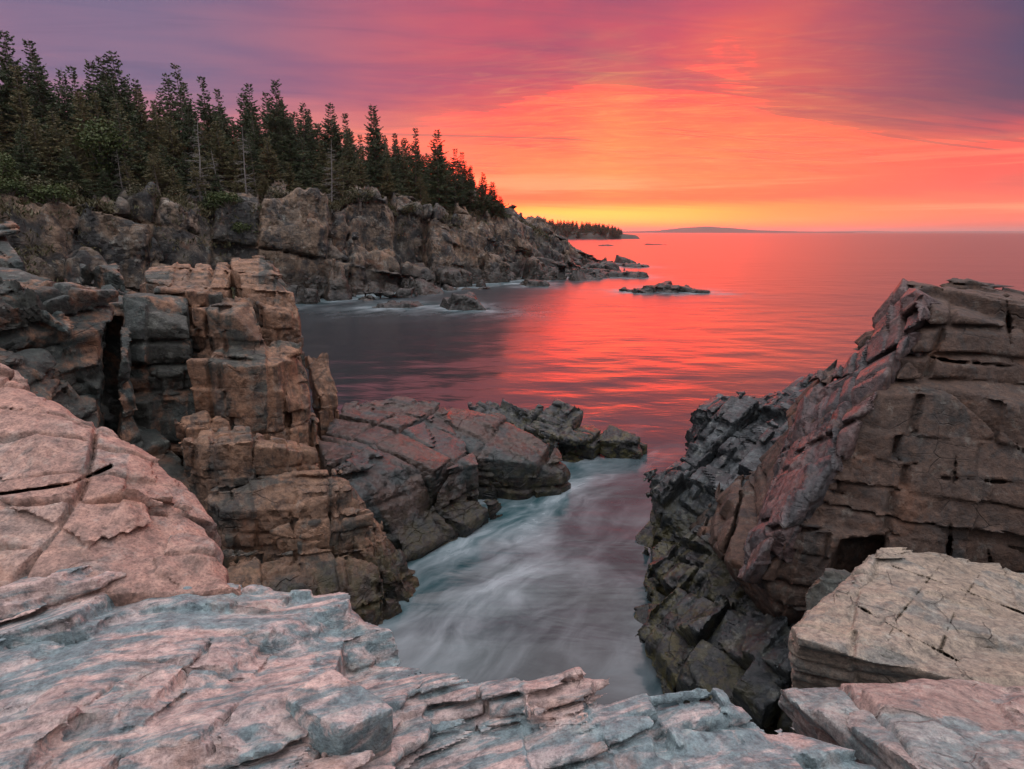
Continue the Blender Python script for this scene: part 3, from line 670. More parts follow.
add_rock('rock_ledge', dk, dict(R=frame(35, -24, 12), levels=[
    lv((0.8, 0.7, 0.5), 0.05, 0.34, (0.28, 0.06, 0.6), brick=0.15, tilt=0.5), lv((0.29, 0.26, 0.22), 0.03, 0.14, (0.10, 0.05, 0.45), brick=0.15, tilt=0.7)], warp=(0.03, 0.5), rough=(0.004, 6, 3), seed=81),
    MAT['black'], 0.026 / Q, 'broken black ledge below the crag, dropping to the water on the right', 'rock ledge', zmin=-0.3)

ps = [np.array([P(884, 543, 4.9), P(930, 548, 5.0), P(1060, 578, 5.0), P(1130, 700, 3.0), P(990, 690, 3.05), P(900, 668, 3.2), P(800, 640, 3.5), P(792, 628, 3.7), P(850, 595, 4.3),
                P(812, 684, 3.75), P(905, 705, 3.5), P(1130, 760, 3.1), (3.0, 5.2, 1.8), (4.6, 5.4, 1.8), (4, 3.4, 1.8), (2.3, 3.9, 2.2)])]
add_rock('pale_slab', ps, dict(R=frame(-35, -12, -16), levels=[
    lv((0.9, 0.55, 0.16), (0.05, 0.05, 0.2), 0.022, (0.08, 0.028, 0.5), brick=0.1, tilt=0.10), lv((0.35, 0.16, 0.07), (0.05, 0.05, 0.25), 0.012, (0.04, 0.026, 0.3), brick=0.1, tilt=0.2)], warp=(0.015, 0.8), rough=(0.004, 7, 3), seed=91, mf=1.5),
    MAT['pale'], 0.013 / Q, carve=slot([(948, 556), (922, 588), (896, 620), (884, 650)], 0.8, 2.6, 5.2) + slot([(892, 566), (950, 586), (1030, 616)], 0.75, 2.6, 5.2)
    + slot([(857, 606), (905, 634), (960, 662)], 0.8, 2.6, 5.0) + slot([(985, 566), (955, 612), (940, 650)], 0.8, 2.6, 5.2), wob=0.7, label='tilted pale buff slab with straight cracks against the foot of the crag', cat='rock slab', pad=0.15, zmin=2, foam=False)
bd = [np.array([P(806, 592, 4.5), P(826, 570, 4.6), P(852, 574, 4.65), P(868, 592, 4.6), P(850, 618, 4.3), P(812, 622, 4.3), P(806, 640, 4.6), P(865, 630, 4.7), P(830, 575, 5.1), P(860, 600, 5.1), P(815, 620, 5.0)])]
add_rock('boulder', bd, dict(R=frame(10, 5), levels=[lv(0.25, 0.2, 0.03)], warp=(0.05, 2), rough=(0.02, 5, 4), seed=95), MAT['gully'], 0.014 / Q,
    'small upright grey boulder in the hollow under the crag', 'boulder', pad=0.12, zmin=1.5, foam=False)
fs = [np.array([P(780, 687, 2.28), P(860, 681, 2.40), P(960, 683, 2.36), P(1130, 684, 2.3), P(1130, 830, 1.33), P(960, 800, 1.45), P(890, 752, 1.75), P(800, 700, 2.15),
                P(795, 704, 2.36), P(880, 764, 1.95), P(960, 812, 1.6), (1.5, 2.5, 3.4), (2.6, 2.4, 3.2), (1.7, 1.3, 3.5)])]
add_rock('front_slab', fs, dict(R=frame(-18, 10, -12), levels=[
    lv((1.2, 0.8, 0.22), (0.04, 0.04, 0.2), 0.012, (0.05, 0.022, 0.4), brick=0.2, tilt=0.06), lv((0.4, 0.22, 0.06), (0.04, 0.04, 0.3), 0.012, (0.03, 0.02, 0.3), brick=0.2, tilt=0.2)], warp=(0.04, 1.1), rough=(0.004, 7, 3), seed=97, mf=1.5),
    MAT['grey'], 0.010 / Q, 'thick grey and pink slab resting on the ledge in the bottom right corner', 'rock slab', pad=0.15, zmin=2.5, foam=False)
# ------------------------------------------------------------------ water
def water_mat():
    m, M, b = principled('sea_water')
    geo = M.new('ShaderNodeNewGeometry'); pos = geo.outputs['Position']
    fo = M.attr('foam').outputs['Fac']; di = M.attr('dist').outputs['Fac']
    w1 = M.noise(pos, 0.45, 3, 0.5, 0, 1)
    wp = M.vmath('ADD', pos, M.vmath('MULTIPLY', M.vmath('SUBTRACT', w1, (0.5, 0.5, 0.5)), (1.3, 1.3, 0)))
    f1 = M.noise(M.mapping(wp, (0.6, 1.15, 1), (0, 0, D2R(-52))), 0.75, 6, 0.56, 0.5)
    f2 = M.noise(M.mapping(wp, (0.7, 1.5, 1), (0, 0, D2R(-35))), 1.7, 5, 0.52, 0.6)
    f0 = M.noise(pos, 0.38, 3, 0.5)
    ff = M.math('ADD', M.math('ADD', M.math('MULTIPLY', f1, 0.5), M.math('MULTIPLY', f2, 0.28)), M.math('MULTIPLY', f0, 0.30))
    fm = M.math('MULTIPLY', fo, M.mr(ff, 0.43, 0.84), None, True)
    fm = M.math('POWER', fm, 0.9)
    fm = M.math('MULTIPLY', fm, 0.85)
    col = M.mix(fm, M.mix(M.math('MULTIPLY', fo, 0.9, None, True), (0.014, 0.020, 0.025), (0.018, 0.058, 0.066)), (0.50, 0.57, 0.61))
    M.l.new(col, b.inputs['Base Color'])
    M.l.new(M.math('ADD', M.math('ADD', 0.13, M.math('MULTIPLY', fm, 0.5)), M.math('MULTIPLY', di, 0.16)), b.inputs['Roughness'])
    b.inputs['IOR'].default_value = 1.42
    s1 = M.noise(M.mapping(pos, (0.10, 0.28, 1)), 1.0, 5, 0.55, 0.3)
    s2 = M.noise(M.mapping(pos, (0.55, 1.3, 1), (0, 0, D2R(8))), 1.0, 4, 0.55, 0.5)
    s3 = M.noise(M.mapping(pos, (0.012, 0.05, 1), (0, 0, D2R(-4))), 1.0, 4, 0.55, 0.3)
    hh = M.math('ADD', M.math('ADD', M.math('MULTIPLY', s1, 0.17), M.math('MULTIPLY', s2, 0.035)), M.math('MULTIPLY', s3, 0.5))
    M.l.new(M.bump(hh, 0.6, 1.0), b.inputs['Normal'])
    return m
def build_water():
    r = np.concatenate([np.linspace(2.5, 26, 330), np.geomspace(26.2, 140, 170)[1:], np.geomspace(142, 14000, 55)])
    th = np.concatenate([np.linspace(-180, -52, 40)[:-1], np.linspace(-52, 48, 420), np.linspace(48, 180, 40)[1:]]) * math.pi / 180
    Rr, Tt = np.meshgrid(r, th, indexing='ij')
    V = np.stack([(Rr * np.sin(Tt)).ravel(), (Rr * np.cos(Tt)).ravel(), np.zeros(Rr.size)], 1)
    n, k = len(r), len(th)
    i = np.arange((n - 1) * k).reshape(n - 1, k)[:, :-1].ravel()
    F = np.stack([i, i + 1, i + k + 1, i + k], 1)
    foam = np.zeros(len(V), np.float32); nearv = (V[:, 1] > 2) & (Rr.ravel() < 150)
    p = V[nearv].astype(np.float32); d = np.full(len(p), 50, np.float32)
    for b in SOLIDS: d = np.minimum(d, b(p + np.array([0, 0, 0.15], np.float32)))
    R_ = np.hypot(p[:, 0], p[:, 1])
    sc_ = np.clip(R_ / 14, 0.8, 4.0)
    edge = np.exp(-np.clip(d, 0, 50) / (0.55 * sc_)) * sstep(R_, 60, 20) * 0.9 + np.exp(-np.clip(d, 0, 50) / (1.1)) * 1.0 * sstep(R_, 18, 40)
    cx, cy = p[:, 0], p[:, 1]
    cove = sstep(cy, 16.5, 11.5) * sstep(np.abs(cx - 0.6 - (cy - 8) * 0.12), 3.2, 1.0)
    left_side = sstep(cx - (cy - 8) * 0.30, 1.7, -0.6)
    cove = cove * (0.30 + 0.75 * left_side); edge = edge * np.where(R_ < 18, 0.55 + 0.6 * left_side, 1.0)
    foam[nearv] = np.clip(edge * 0.9 + cove * 0.62, 0, 1.2)
    z = 0.03 * fbm(np.stack([V[:, 0] * 0.35, V[:, 1] * 0.5, V[:, 1] * 0], 1).astype(np.float32), 2, 5) * (Rr.ravel() < 200)
    V[:, 2] = z
    me = mesh_from('water', V, F, water_mat(), True, None, {'foam': foam, 'dist': sstep(Rr.ravel(), 6, 60)})
    tag(link('water', me), kind='structure')
# ------------------------------------------------------------------ headland
def proj(p):
    x, y, z = p[0], p[1], p[2] - CAM_H
    f = y * CP - z * SP; b = y * SP + z * CP
    return 512 + FPX * x / f, 384.5 - FPX * b / f
SHORE = [(-75, 24), (-40, 27), (-28.5, 32), (-24.5, 40)] + [tuple(PZ(u, v, 0)[:2]) for u, v in
         ((255, 312), (300, 304), (345, 300), (385, 296), (425, 293), (455, 289), (500, 285), (545, 281), (585, 276), (612, 271), (625, 266.5))] + [(24, 116), (5, 135), (-30, 150), (-90, 140)]
SH = np.array(SHORE, np.float32)
def shore_s(x, y):
    d = np.full(x.shape, 1e9, np.float32); ins = np.zeros(x.shape, bool)
    for i in range(len(SH)):
        a, b = SH[i], SH[(i + 1) % len(SH)]
        e = b - a; t = np.clip(((x - a[0]) * e[0] + (y - a[1]) * e[1]) / (e @ e), 0, 1)
        d = np.minimum(d, np.hypot(x - a[0] - t * e[0], y - a[1] - t * e[1]))
        c = ((a[1] > y) != (b[1] > y)); ins ^= c & (x < (b[0] - a[0]) * (y - a[1]) / (b[1] - a[1] + 1e-12) + a[0])
    return np.where(ins, d, -d)
HX = np.array([-80, -45, -35, -29, -22, -13, 0, 6, 11, 16, 21, 26]); HZ = np.array([7.8, 7.8, 8.2, 8.9, 9.4, 9.3, 8.0, 5.4, 3.4, 2.0, 1.0, 0.3])
PS = np.array([-30, -6, 0, 3.0, 5.0, 5.9, 7.2, 7.9, 9.6, 11.0, 16, 60]); PH = np.array([-6, -2.0, 0.0, 0.11, 0.19, 0.52, 0.62, 0.86, 0.93, 1.0, 1.06, 1.3])
def head_h(x, y):
    s = shore_s(x, y)
    p = np.stack([x, y, x * 0], 1).astype(np.float32)
    rg = 1 - 2.2 * np.abs(noise3(p * 0.17 + 3.3, 94))                    # narrow clefts running up the face
    sw = s + 3.0 * noise3(p * 0.10, 91) + 1.6 * noise3(p * 0.30, 92) - 2.6 * np.clip(rg, 0, 1) ** 2
    hc = np.interp(x, HX, HZ)
    hr = np.interp(sw, PS, PH)
    return np.where(hr > 0, hr * hc, hr), s
def head_base(p):
    h, s = head_h(p[:, 0], p[:, 1])
    p2 = p * np.array([0.3, 0.3, 0.35], np.float32)
    return (p[:, 2] - h).astype(np.float32) * 0.45 + 0.5 * noise3(p2, 93)
hl, _ = add_rock('headland_terrain', None, dict(R=frame(24, 12, -8), levels=[
    lv((4.6, 3.6, 6.5), 0.02, 1.3, (1.0, 0.5, (0.7, 0.7, 0.3)), brick=0.1, tilt=0.2), lv((1.6, 1.4, 2.6), 0.01, 0.55, (0.6, 0.38, (0.6, 0.6, 0.3)), brick=0.2, tilt=0.5)], warp=(0.25, 0.12), rough=(0.03, 1.2, 3), seed=101, mf=0.16),
    MAT['cliff'], 0.18 / Q, kind='structure', base=head_base, bounds=((-60, 25, -0.5), (30, 122, 17)), foam=False)
SOLIDS.append(lambda p: -shore_s(p[:, 0], p[:, 1]))

# ------------------------------------------------------------------ conifers and other plants
def leaf_mat(name, a, b, rough=0.6):
    m, M, P_ = principled(name)
    oi = M.new('ShaderNodeObjectInfo')
    tc = M.new('ShaderNodeTexCoord').outputs['Object']
    n = M.noise(tc, 2.2, 3, 0.6)
    t = M.math('ADD', M.mr(n, 0.35, 0.65, 0.0, 0.75), M.math('MULTIPLY', oi.outputs['Random'], 0.35))
    c = M.mix(t, a, b)
    M.l.new(c, P_.inputs['Base Color']); P_.inputs['Roughness'].default_value = rough
    P_.inputs['Specular IOR Level'].default_value = 0.25
    return m
def bark_mat(name, a, b):
    m, M, P_ = principled(name)
    tc = M.new('ShaderNodeTexCoord').outputs['Object']
    n = M.noise(M.mapping(tc, (6, 6, 1.5)), 3.0, 6, 0.65)
    M.l.new(M.mix(M.mr(n, 0.35, 0.65), a, b), P_.inputs['Base Color']); P_.inputs['Roughness'].default_value = 0.85
    M.l.new(M.bump(n, 0.6, 0.05), P_.inputs['Normal'])
    return m
MAT['needle'] = leaf_mat('spruce_needles', (0.032, 0.052, 0.027), (0.075, 0.09, 0.038))
MAT['needle_olive'] = leaf_mat('olive_needles', (0.075, 0.08, 0.036), (0.16, 0.13, 0.06))
MAT['leaf'] = leaf_mat('green_leaves', (0.036, 0.058, 0.016), (0.075, 0.095, 0.028))
MAT['scrub'] = leaf_mat('cliff_scrub', (0.045, 0.052, 0.022), (0.10, 0.082, 0.042))
MAT['bark'] = bark_mat('bark', (0.09, 0.07, 0.055), (0.19, 0.16, 0.135))
MAT['deadwood'] = bark_mat('weathered_deadwood', (0.15, 0.13, 0.12), (0.30, 0.28, 0.26))

def tube(V, F, pts, rad, n=6):
    base = sum(len(v) for v in V)
    pts = np.asarray(pts, float); m = len(pts)
    ring = []
    for i in range(m):
        d = pts[min(i + 1, m - 1)] - pts[max(i - 1, 0)]; d = d / (np.linalg.norm(d) + 1e-9)
        a = np.cross(d, (0.31, 0.93, 0.17)); a /= np.linalg.norm(a); b = np.cross(d, a)
        th = np.arange(n) * 2 * math.pi / n
        ring.append(pts[i] + rad[i] * (np.cos(th)[:, None] * a + np.sin(th)[:, None] * b))
    V.append(np.vstack(ring))
    for i in range(m - 1):
        for j in range(n):
            F.append([base + i * n + j, base + i * n + (j + 1) % n, base + (i + 1) * n + (j + 1) % n, base + (i + 1) * n + j])
def blades(R, c, d, w, l, flat=0.5):
    """quads: centre line from c along d (unit) with length l and width w, random roll"""
    n = len(c)
    r = R.normal(size=(n, 3)); r[:, 2] *= flat
    s = np.cross(d, r); s /= np.linalg.norm(s, axis=1)[:, None] + 1e-9
    a = c; b = c + d * (l * 0.45)[:, None] + s * w[:, None]; e = c + d * l[:, None]; f = c + d * (l * 0.45)[:, None] - s * w[:, None]
    return np.stack([a, b, e, f], 1).reshape(-1, 3)
def conifer(seed, H=10.0, width=0.19, start=0.12, dens=1.0, gap=0.25, dead_low=0.3):
    R = np.random.default_rng(seed)
    lean = R.normal(size=2) * 0.02
    tv, tf = [], []
    zs = np.linspace(-0.6, H, 9)
    tp = [(lean[0] * z + 0.04 * math.sin(z + seed), lean[1] * z, z) for z in zs]
    tube(tv, tf, tp, [0.16 * H / 10 * (1 - 0.93 * max(z, 0) / H) for z in zs], 7)
    Q4 = []
    z = H * start
    while z < H * 0.99:
        rel = (z - H * start) / (H * (1 - start))
        prof = min(1, 0.5 + rel * 3.5) * (0.10 + 0.90 * (1 - rel) ** 1.15)
        nb = max(2, int((6 if rel < 0.75 else 4) * dens + R.random() * 1.4 - 0.4))
        a0 = R.random() * 6.28
        whorl = R.uniform(0.7, 1.25)
        for i in range(nb):
            if R.random() < gap * (0.7 + 0.8 * (rel < 0.3)): continue
            L = H * width * prof * whorl * R.uniform(0.45, 1.3) + 0.14
            az = a0 + i * 6.28 / nb + R.normal() * 0.35
            pitch = 0.65 * rel - 0.34 + R.normal() * 0.13            # lower limbs droop, upper ones lift
            ns = max(4, int(L * 8.5))
            t = (np.arange(ns) + R.random(ns) * 0.8) / ns
            t = 0.12 + 0.88 * t
            o = np.array([lean[0] * z, lean[1] * z, z])
            ax = np.array([math.cos(az), math.sin(az), 0.0]); sd = np.array([-math.sin(az), math.cos(az), 0.0])
            pts = o + ax * (t * L)[:, None] * math.cos(pitch) + np.array([0, 0, 1.0]) * (math.sin(pitch) * t * L + 0.16 * L * t * t)[:, None]
            for side in (-1, 1, 0):
                n = len(t)
                d = ax * R.uniform(0.4, 1.0, n)[:, None] + sd * (side * R.uniform(0.4, 1.0, n))[:, None] + np.array([0, 0, 1.0]) * R.normal(-0.30 * (1 - rel), 0.2, n)[:, None]
                d /= np.linalg.norm(d, axis=1)[:, None]
                l = (0.13 + 0.34 * L * (1.05 - t)) * R.uniform(0.6, 1.3, n)
                Q4.append(blades(R, pts, d, 0.045 * R.uniform(0.6, 1.5, n), l))
            if R.random() < 0.5: tube(tv, tf, [o, pts[-1]], [0.018, 0.006], 4)
        z += H * 0.018 * R.uniform(0.75, 1.45)
    # bare dead twigs below the living crown
    for i in range(int(14 * dead_low)):
        z = R.uniform(0.05, start + 0.12) * H; az = R.random() * 6.28; L = R.uniform(0.5, 1.3)
        tube(tv, tf, [(0, 0, z), (math.cos(az) * L, math.sin(az) * L, z - 0.25 * L)], [0.022, 0.006], 4)
    q = np.vstack(Q4)
    return (np.vstack(tv), np.array(tf)), (q, np.arange(len(q)).reshape(-1, 4))
def snag(seed, H=7.0):
    R = np.random.default_rng(seed); tv, tf = [], []
    zs = np.linspace(-0.5, H, 8); k = R.normal(size=2) * 0.05
    tube(tv, tf, [(k[0] * z + 0.06 * math.sin(z * 1.3), k[1] * z, z) for z in zs], [0.085 * (1 - 0.8 * max(z, 0) / H) for z in zs], 7)
    bv, bf = [], []
    for i in range(46):
        z = H * R.uniform(0.12, 0.97); az = R.random() * 6.28; L = (1 - z / H) * R.uniform(0.6, 1.9) + 0.25
        o = np.array([k[0] * z, k[1] * z, z]); e = o + np.array([math.cos(az) * L, math.sin(az) * L, R.uniform(-0.3, 0.25) * L]); mth = (o + e) / 2 + np.array([0, 0, 0.06 * L])
        tube(bv, bf, [o, mth, e], [0.018, 0.013, 0.005], 4)
        for j in range(3):
            t = R.uniform(0.4, 0.95); p = o + (e - o) * t; q = p + R.normal(size=3) * 0.22 * L
            tube(bv, bf, [p, q], [0.012, 0.004], 3)
    return (np.vstack(tv), np.array(tf)), (np.vstack(bv), np.array(bf))
def broadleaf(seed, H=5.0, W=2.0, n=2600, leaf=0.16):
    R = np.random.default_rng(seed); tv, tf = [], []
    lobes = []
    for i in range(13):
        az = R.random() * 6.28; r = W * R.uniform(0.2, 0.85); z = H * R.uniform(0.4, 0.9)
        c = np.array([math.cos(az) * r * (1.15 - 0.55 * z / H), math.sin(az) * r * (1.15 - 0.55 * z / H), z]); lobes.append((c, W * R.uniform(0.28, 0.5)))
        tube(tv, tf, [(0, 0, H * 0.12), c * np.array([0.4, 0.4, 0.6]), c], [0.05, 0.035, 0.012], 5)
    tube(tv, tf, [(0, 0, -0.4), (0.03, 0.02, H * 0.25), (0, 0.05, H * 0.6)], [0.11, 0.09, 0.03], 7)
    pts = []
    for c, r in lobes:
        k = n // len(lobes); d = R.normal(size=(k, 3)); d /= np.linalg.norm(d, axis=1)[:, None]
        pts.append(c + d * (r * R.random(k) ** 0.45)[:, None] * np.array([1, 1, 0.8]))
    c = np.vstack(pts); d = R.normal(size=c.shape); d[:, 2] -= 0.3; d /= np.linalg.norm(d, axis=1)[:, None]
    q = blades(R, c, d, leaf * 0.35 * R.uniform(0.7, 1.3, len(c)), leaf * R.uniform(0.8, 1.5, len(c)), 1.0)
    return (np.vstack(tv), np.array(tf)), (q, np.arange(len(q)).reshape(-1, 4))
def tree_thing(name, parts, loc=(0, 0, 0)):
    r = bpy.data.objects.new(name, None); r.empty_display_size = 0.3; COL.objects.link(r); r.location = loc
    for nm, (V, F), mat in parts: link(nm, mesh_from(nm, V, F, mat, True), r)
    return r
def copy_thing(r):
    c = r.copy(); COL.objects.link(c)
    for k in ('label', 'group', 'category'):
        if k in c: del c[k]
    for ch in r.children:
        d = ch.copy(); COL.objects.link(d); d.parent = c
    return c
PROTO = {}
PARAM = {'dense': [(1, 10, .27, .05, 1.3, .08, .2), (2, 10, .31, .07, 1.25, .12, .2), (3, 10, .24, .04, 1.3, .08, .2), (12, 10, .285, .05, 1.25, .15, .2)],
         'spire': [(4, 10, .19, .08, 1.1, .18, .4), (5, 10, .215, .14, 1.05, .25, .6), (6, 10, .175, .08, 1.15, .2, .3), (13, 10, .20, .10, 1.05, .22, .3)],
         'thin': [(7, 10, .18, .36, .9, .36, 1.0), (8, 10, .20, .42, .9, .38, 1.0)]}
for kind, ps in PARAM.items():
    for a in ps:
        t, c = conifer(*a)
        for mt in ('needle', 'needle_olive'):
            me_t = mesh_from('trunk', *t, MAT['bark']); me_c = mesh_from('crown', *c, MAT[mt])
            PROTO.setdefault((kind, mt), []).append((me_t, me_c))
SNAGS = []
for sd in (21, 22, 23):
    t, b = snag(sd); SNAGS.append(mesh_from('dead_tree', np.vstack([t[0], b[0]]), np.vstack([t[1], b[1] + len(t[0])]), MAT['deadwood']))
BROAD = []
for sd, a in ((31, (5.0, 2.0)), (32, (4.0, 2.2))):
    t, c = broadleaf(sd, *a); BROAD.append((mesh_from('trunk', *t, MAT['bark']), mesh_from('crown', *c, MAT['leaf'])))
BUSH = []
for sd, mt in ((41, 'leaf'), (42, 'scrub'), (43, 'scrub')):
    t, c = broadleaf(sd, 1.5, 1.2, 1300, 0.11); BUSH.append((mesh_from('stems', *t, MAT['bark']), mesh_from('foliage', *c, MAT[mt])))
def plant(name, meshes, loc, s, rz, label, cat, group=None, wide=1.0):
    one = not isinstance(meshes, tuple)
    r = bpy.data.objects.new(name, meshes if one else None); COL.objects.link(r)
    r.location = [float(v) for v in loc]; r.rotation_euler = (0, 0, rz); r.scale = (s * wide, s * wide, s)
    for me in (() if one else meshes):
        link(me.name.split('.')[0], me, r)
    return tag(r, label, cat, group)
def ground(x, y):
    return float(head_h(np.array([x], np.float32), np.array([y], np.float32))[0][0])
def col_at(u, s_target):
    """walk along the pixel column u until the headland is s_target metres inland"""
    dx = (u - 512) / (FPX * CP + 150 * SP)
    ys = np.linspace(26, 120, 380).astype(np.float32); s = shore_s(ys * dx, ys)
    k = np.argmax(s > s_target)
    if not (s > s_target).any(): k = int(np.argmax(s))
    return float(ys[k] * dx), float(ys[k])
SKY_U = [-80, 10, 27, 45, 56, 66, 82, 100, 120, 138, 158, 178, 197, 212, 230, 248, 262, 276, 290, 305, 325, 342, 360, 380, 398, 416, 428, 440, 455, 470, 480, 490, 503, 512]
SKY_V = [20, 24, 75, 30, 62, 40, 80, 68, 80, 52, 85, 95, 64, 92, 78, 95, 88, 96, 82, 102, 110, 104, 125, 108, 130, 128, 145, 132, 150, 150, 172, 173, 184, 205]
R_ = random.Random(5)
ORD = ['first', 'second', 'third', 'fourth', 'fifth', 'sixth', 'seventh', 'eighth', 'ninth', 'tenth', 'eleventh', 'twelfth', 'thirteenth', 'fourteenth', 'fifteenth', 'sixteenth', 'seventeenth', 'eighteenth', 'nineteenth', 'twentieth']
placed = []
def put_tree(u, vtop, s_in, kind, mt, label, group, name='spruce_tree', wide=1.0):
    x, y = col_at(u, s_in)
    z = ground(x, y) - 0.1
    d = ray(u, vtop); ztop = CAM_H + d[2] * y / d[1]
    H = ztop - z
    if H < 1.2: return None
    me = R_.choice(PROTO[(kind, mt)])
    placed.append((x, y))
    wide = wide * min(1.5, max(0.75, (9.0 / H) ** 0.45))
    return plant(name, me, (x, y, z), H / 10.0, R_.uniform(0, 6.28), label, 'spruce tree', group, wide)
# the tops that make the skyline
peaks = [(-4, 40, 18, 'dense'), (10, 22, 20, 'dense'), (45, 29, 19, 'dense'), (68, 40, 20, 'spire'), (31, 66, 24, 'spire'), (93, 66, 24, 'spire'), (104, 66, 26, 'spire'), (119, 60, 24, 'dense'), (131, 56, 21, 'dense'),
         (142, 51, 20, 'dense'), (160, 78, 26, 'spire'), (176, 86, 26, 'spire'), (190, 72, 24, 'spire'), (199, 63, 19, 'thin'), (224, 76, 20, 'spire'), (237, 88, 25, 'spire'), (254, 88, 24, 'dense'), (263, 82, 20, 'spire'),
         (279, 92, 24, 'spire'), (290, 80, 18, 'dense'), (309, 100, 20, 'spire'), (321, 108, 24, 'spire'), (339, 103, 18, 'dense'), (356, 112, 22, 'spire'), (380, 106, 16, 'dense'), (399, 132, 18, 'spire'), (417, 127, 15, 'spire'),
         (439, 130, 13, 'dense'), (456, 148, 13, 'spire'), (464, 152, 14, 'spire'), (471, 166, 13, 'spire'), (485, 173, 11.5, 'dense'), (493, 182, 11, 'dense'), (501, 196, 10, 'dense')]
PK = {'dense': 'full', 'spire': 'slender', 'thin': 'bare stemmed'}
cnt = {}
for u, v, s, k in peaks:
    reg = ('at the wood\'s left end' if u < 85 else 'behind the light green tree' if u < 182 else 'above the grey cliff' if u < 300
           else 'above the brown cliff' if u < 410 else 'at the headland\'s seaward end')
    key = (k, reg); cnt[key] = cnt.get(key, 0) + 1
    lab = '%s dark spruce on the skyline %s, %s such from left' % (PK[k], reg, ORD[cnt[key] - 1])
    put_tree(u, v, s, k, 'needle', lab, 'spruces along the skyline', wide=1.0)
# the crowd below and in front of them
zones = [(-60, 60, 'at the left edge above the green scrub'), (60, 110, 'left of the light green tree'), (110, 185, 'around the light green tree'), (185, 245, 'behind the pale dead trunks'),
         (245, 310, 'above the grey cliff'), (310, 380, 'above the brown cliff'), (380, 440, 'above the overhanging cliff end'), (440, 500, 'near the seaward tip')]
for row, (s_in, up, kinds) in enumerate(((26, 0.13, ('dense', 'spire')), (21, 0.20, ('dense', 'dense', 'spire')), (17.5, 0.28, ('dense', 'spire', 'dense')), (14.5, 0.46, ('dense', 'dense', 'thin')), (12.3, 0.66, ('dense', 'thin')))):
    u = -50 + row * 5
    while u < 492 - row * 10:
        sk = float(np.interp(u, SKY_U, SKY_V)); x, y = col_at(u, s_in)
        _, vb = proj((x, y, ground(x, y)))
        top = sk + 6 + (vb - sk) * min(0.85, max(0.03, R_.gauss(up, 0.10)))
        k = R_.choice(kinds); mt = 'needle_olive' if R_.random() < (0.1, 0.3, 0.5, 0.65, 0.75)[row] else 'needle'
        zn = [z for z in zones if z[0] <= u < z[1]]
        zn = zn[0][2] if zn else 'near the seaward tip'
        col = 'olive brown' if mt == 'needle_olive' else 'dark green'
        rw = ('rearmost row', 'second row', 'middle row', 'front row', 'cliff edge row')[row]
        put_tree(u + R_.uniform(-4, 4), top, s_in + R_.uniform(-1.4, 1.4), k, mt, '%s spruce in %s %s' % (col, rw, zn), 'spruces of the wood, %s %s' % (rw, zn))
        Y = y; u += R_.uniform(0.75, 1.45) * (0.95 if row < 2 else 1.25 if row < 4 else 1.8) * FPX / Y
# dead trunks, the light green tree, bushes
for u, vt, s, lab in ((205, 118, 12.0, 'pale dead trunk standing tall before the dark wood, bare to the top'), (250, 128, 11.5, 'pale dead trunk at the cliff edge right of the green gully'),
                      (334, 140, 11.0, 'short pale dead trunk before the wood above the brown cliff'), (226, 150, 11.0, 'leaning grey dead tree with tangled twigs at the top of the green gully'),
                      (130, 150, 12.5, 'low whitish dead tree below the light green tree')):
    x, y = col_at(u, s); z = ground(x, y) - 0.2; d = ray(u, vt); H = CAM_H + d[2] * y / d[1] - z
    plant('dead_tree', R_.choice(SNAGS), (x, y, z), max(H, 2) / 7.0, R_.uniform(0, 6.28), lab, 'dead tree', 'dead trees at the cliff edge', 1.0 if H > 4 else 1.5)
for i, (u, vt, s, lab) in enumerate(((118, 112, 14.0, 'green leafy tree rounder and lighter than the spruces around it, among the dark spruces'), (8, 150, 12.5, 'green leafy tree low at the left edge of the wood'))):
    x, y = col_at(u, s); z = ground(x, y) - 0.2; d = ray(u, vt); H = CAM_H + d[2] * y / d[1] - z
    plant('leafy_tree', BROAD[i], (x, y, z), H / (5.0, 4.0)[i] * 0.95, 0.5 + i, lab, 'leafy tree')
nb = 0
for u, s, k, lab in ((232, 9.5, 0, 'green bush at the head of the cliff gully'), (246, 8.2, 0, 'green bush lower down the cliff gully'), (222, 10.5, 0, 'green bush above the cliff gully'), (18, 10.5, 0, 'green bush among the scrub at the left edge'),
                     (40, 11.5, 1, 'brown green bush below the left end of the wood'), (75, 11.8, 2, 'brown green bush under the spruces left of the light green tree'), (150, 10.5, 1, 'olive bush on the grey cliff top, left of the gully'),
                     (185, 11.2, 2, 'olive bush on the cliff top beside the gully'), (285, 10.5, 1, 'olive bush on the grey cliff right of the gully'), (330, 9.2, 2, 'brown bush on the brow of the brown cliff'),
                     (362, 9.5, 1, 'olive bush at the foot of the wood above the brown cliff'), (410, 9.0, 2, 'brown bush on the cliff below the seaward spruces'), (60, 9.5, 0, 'green bush on the slope under the left end of the wood')):
    x, y = col_at(u, s); z = ground(x, y) - 0.25
    plant('bush', BUSH[k], (x, y, z), R_.uniform(0.8, 1.4), R_.uniform(0, 6.28), lab, 'bush', 'bushes on the cliff', 1.2)
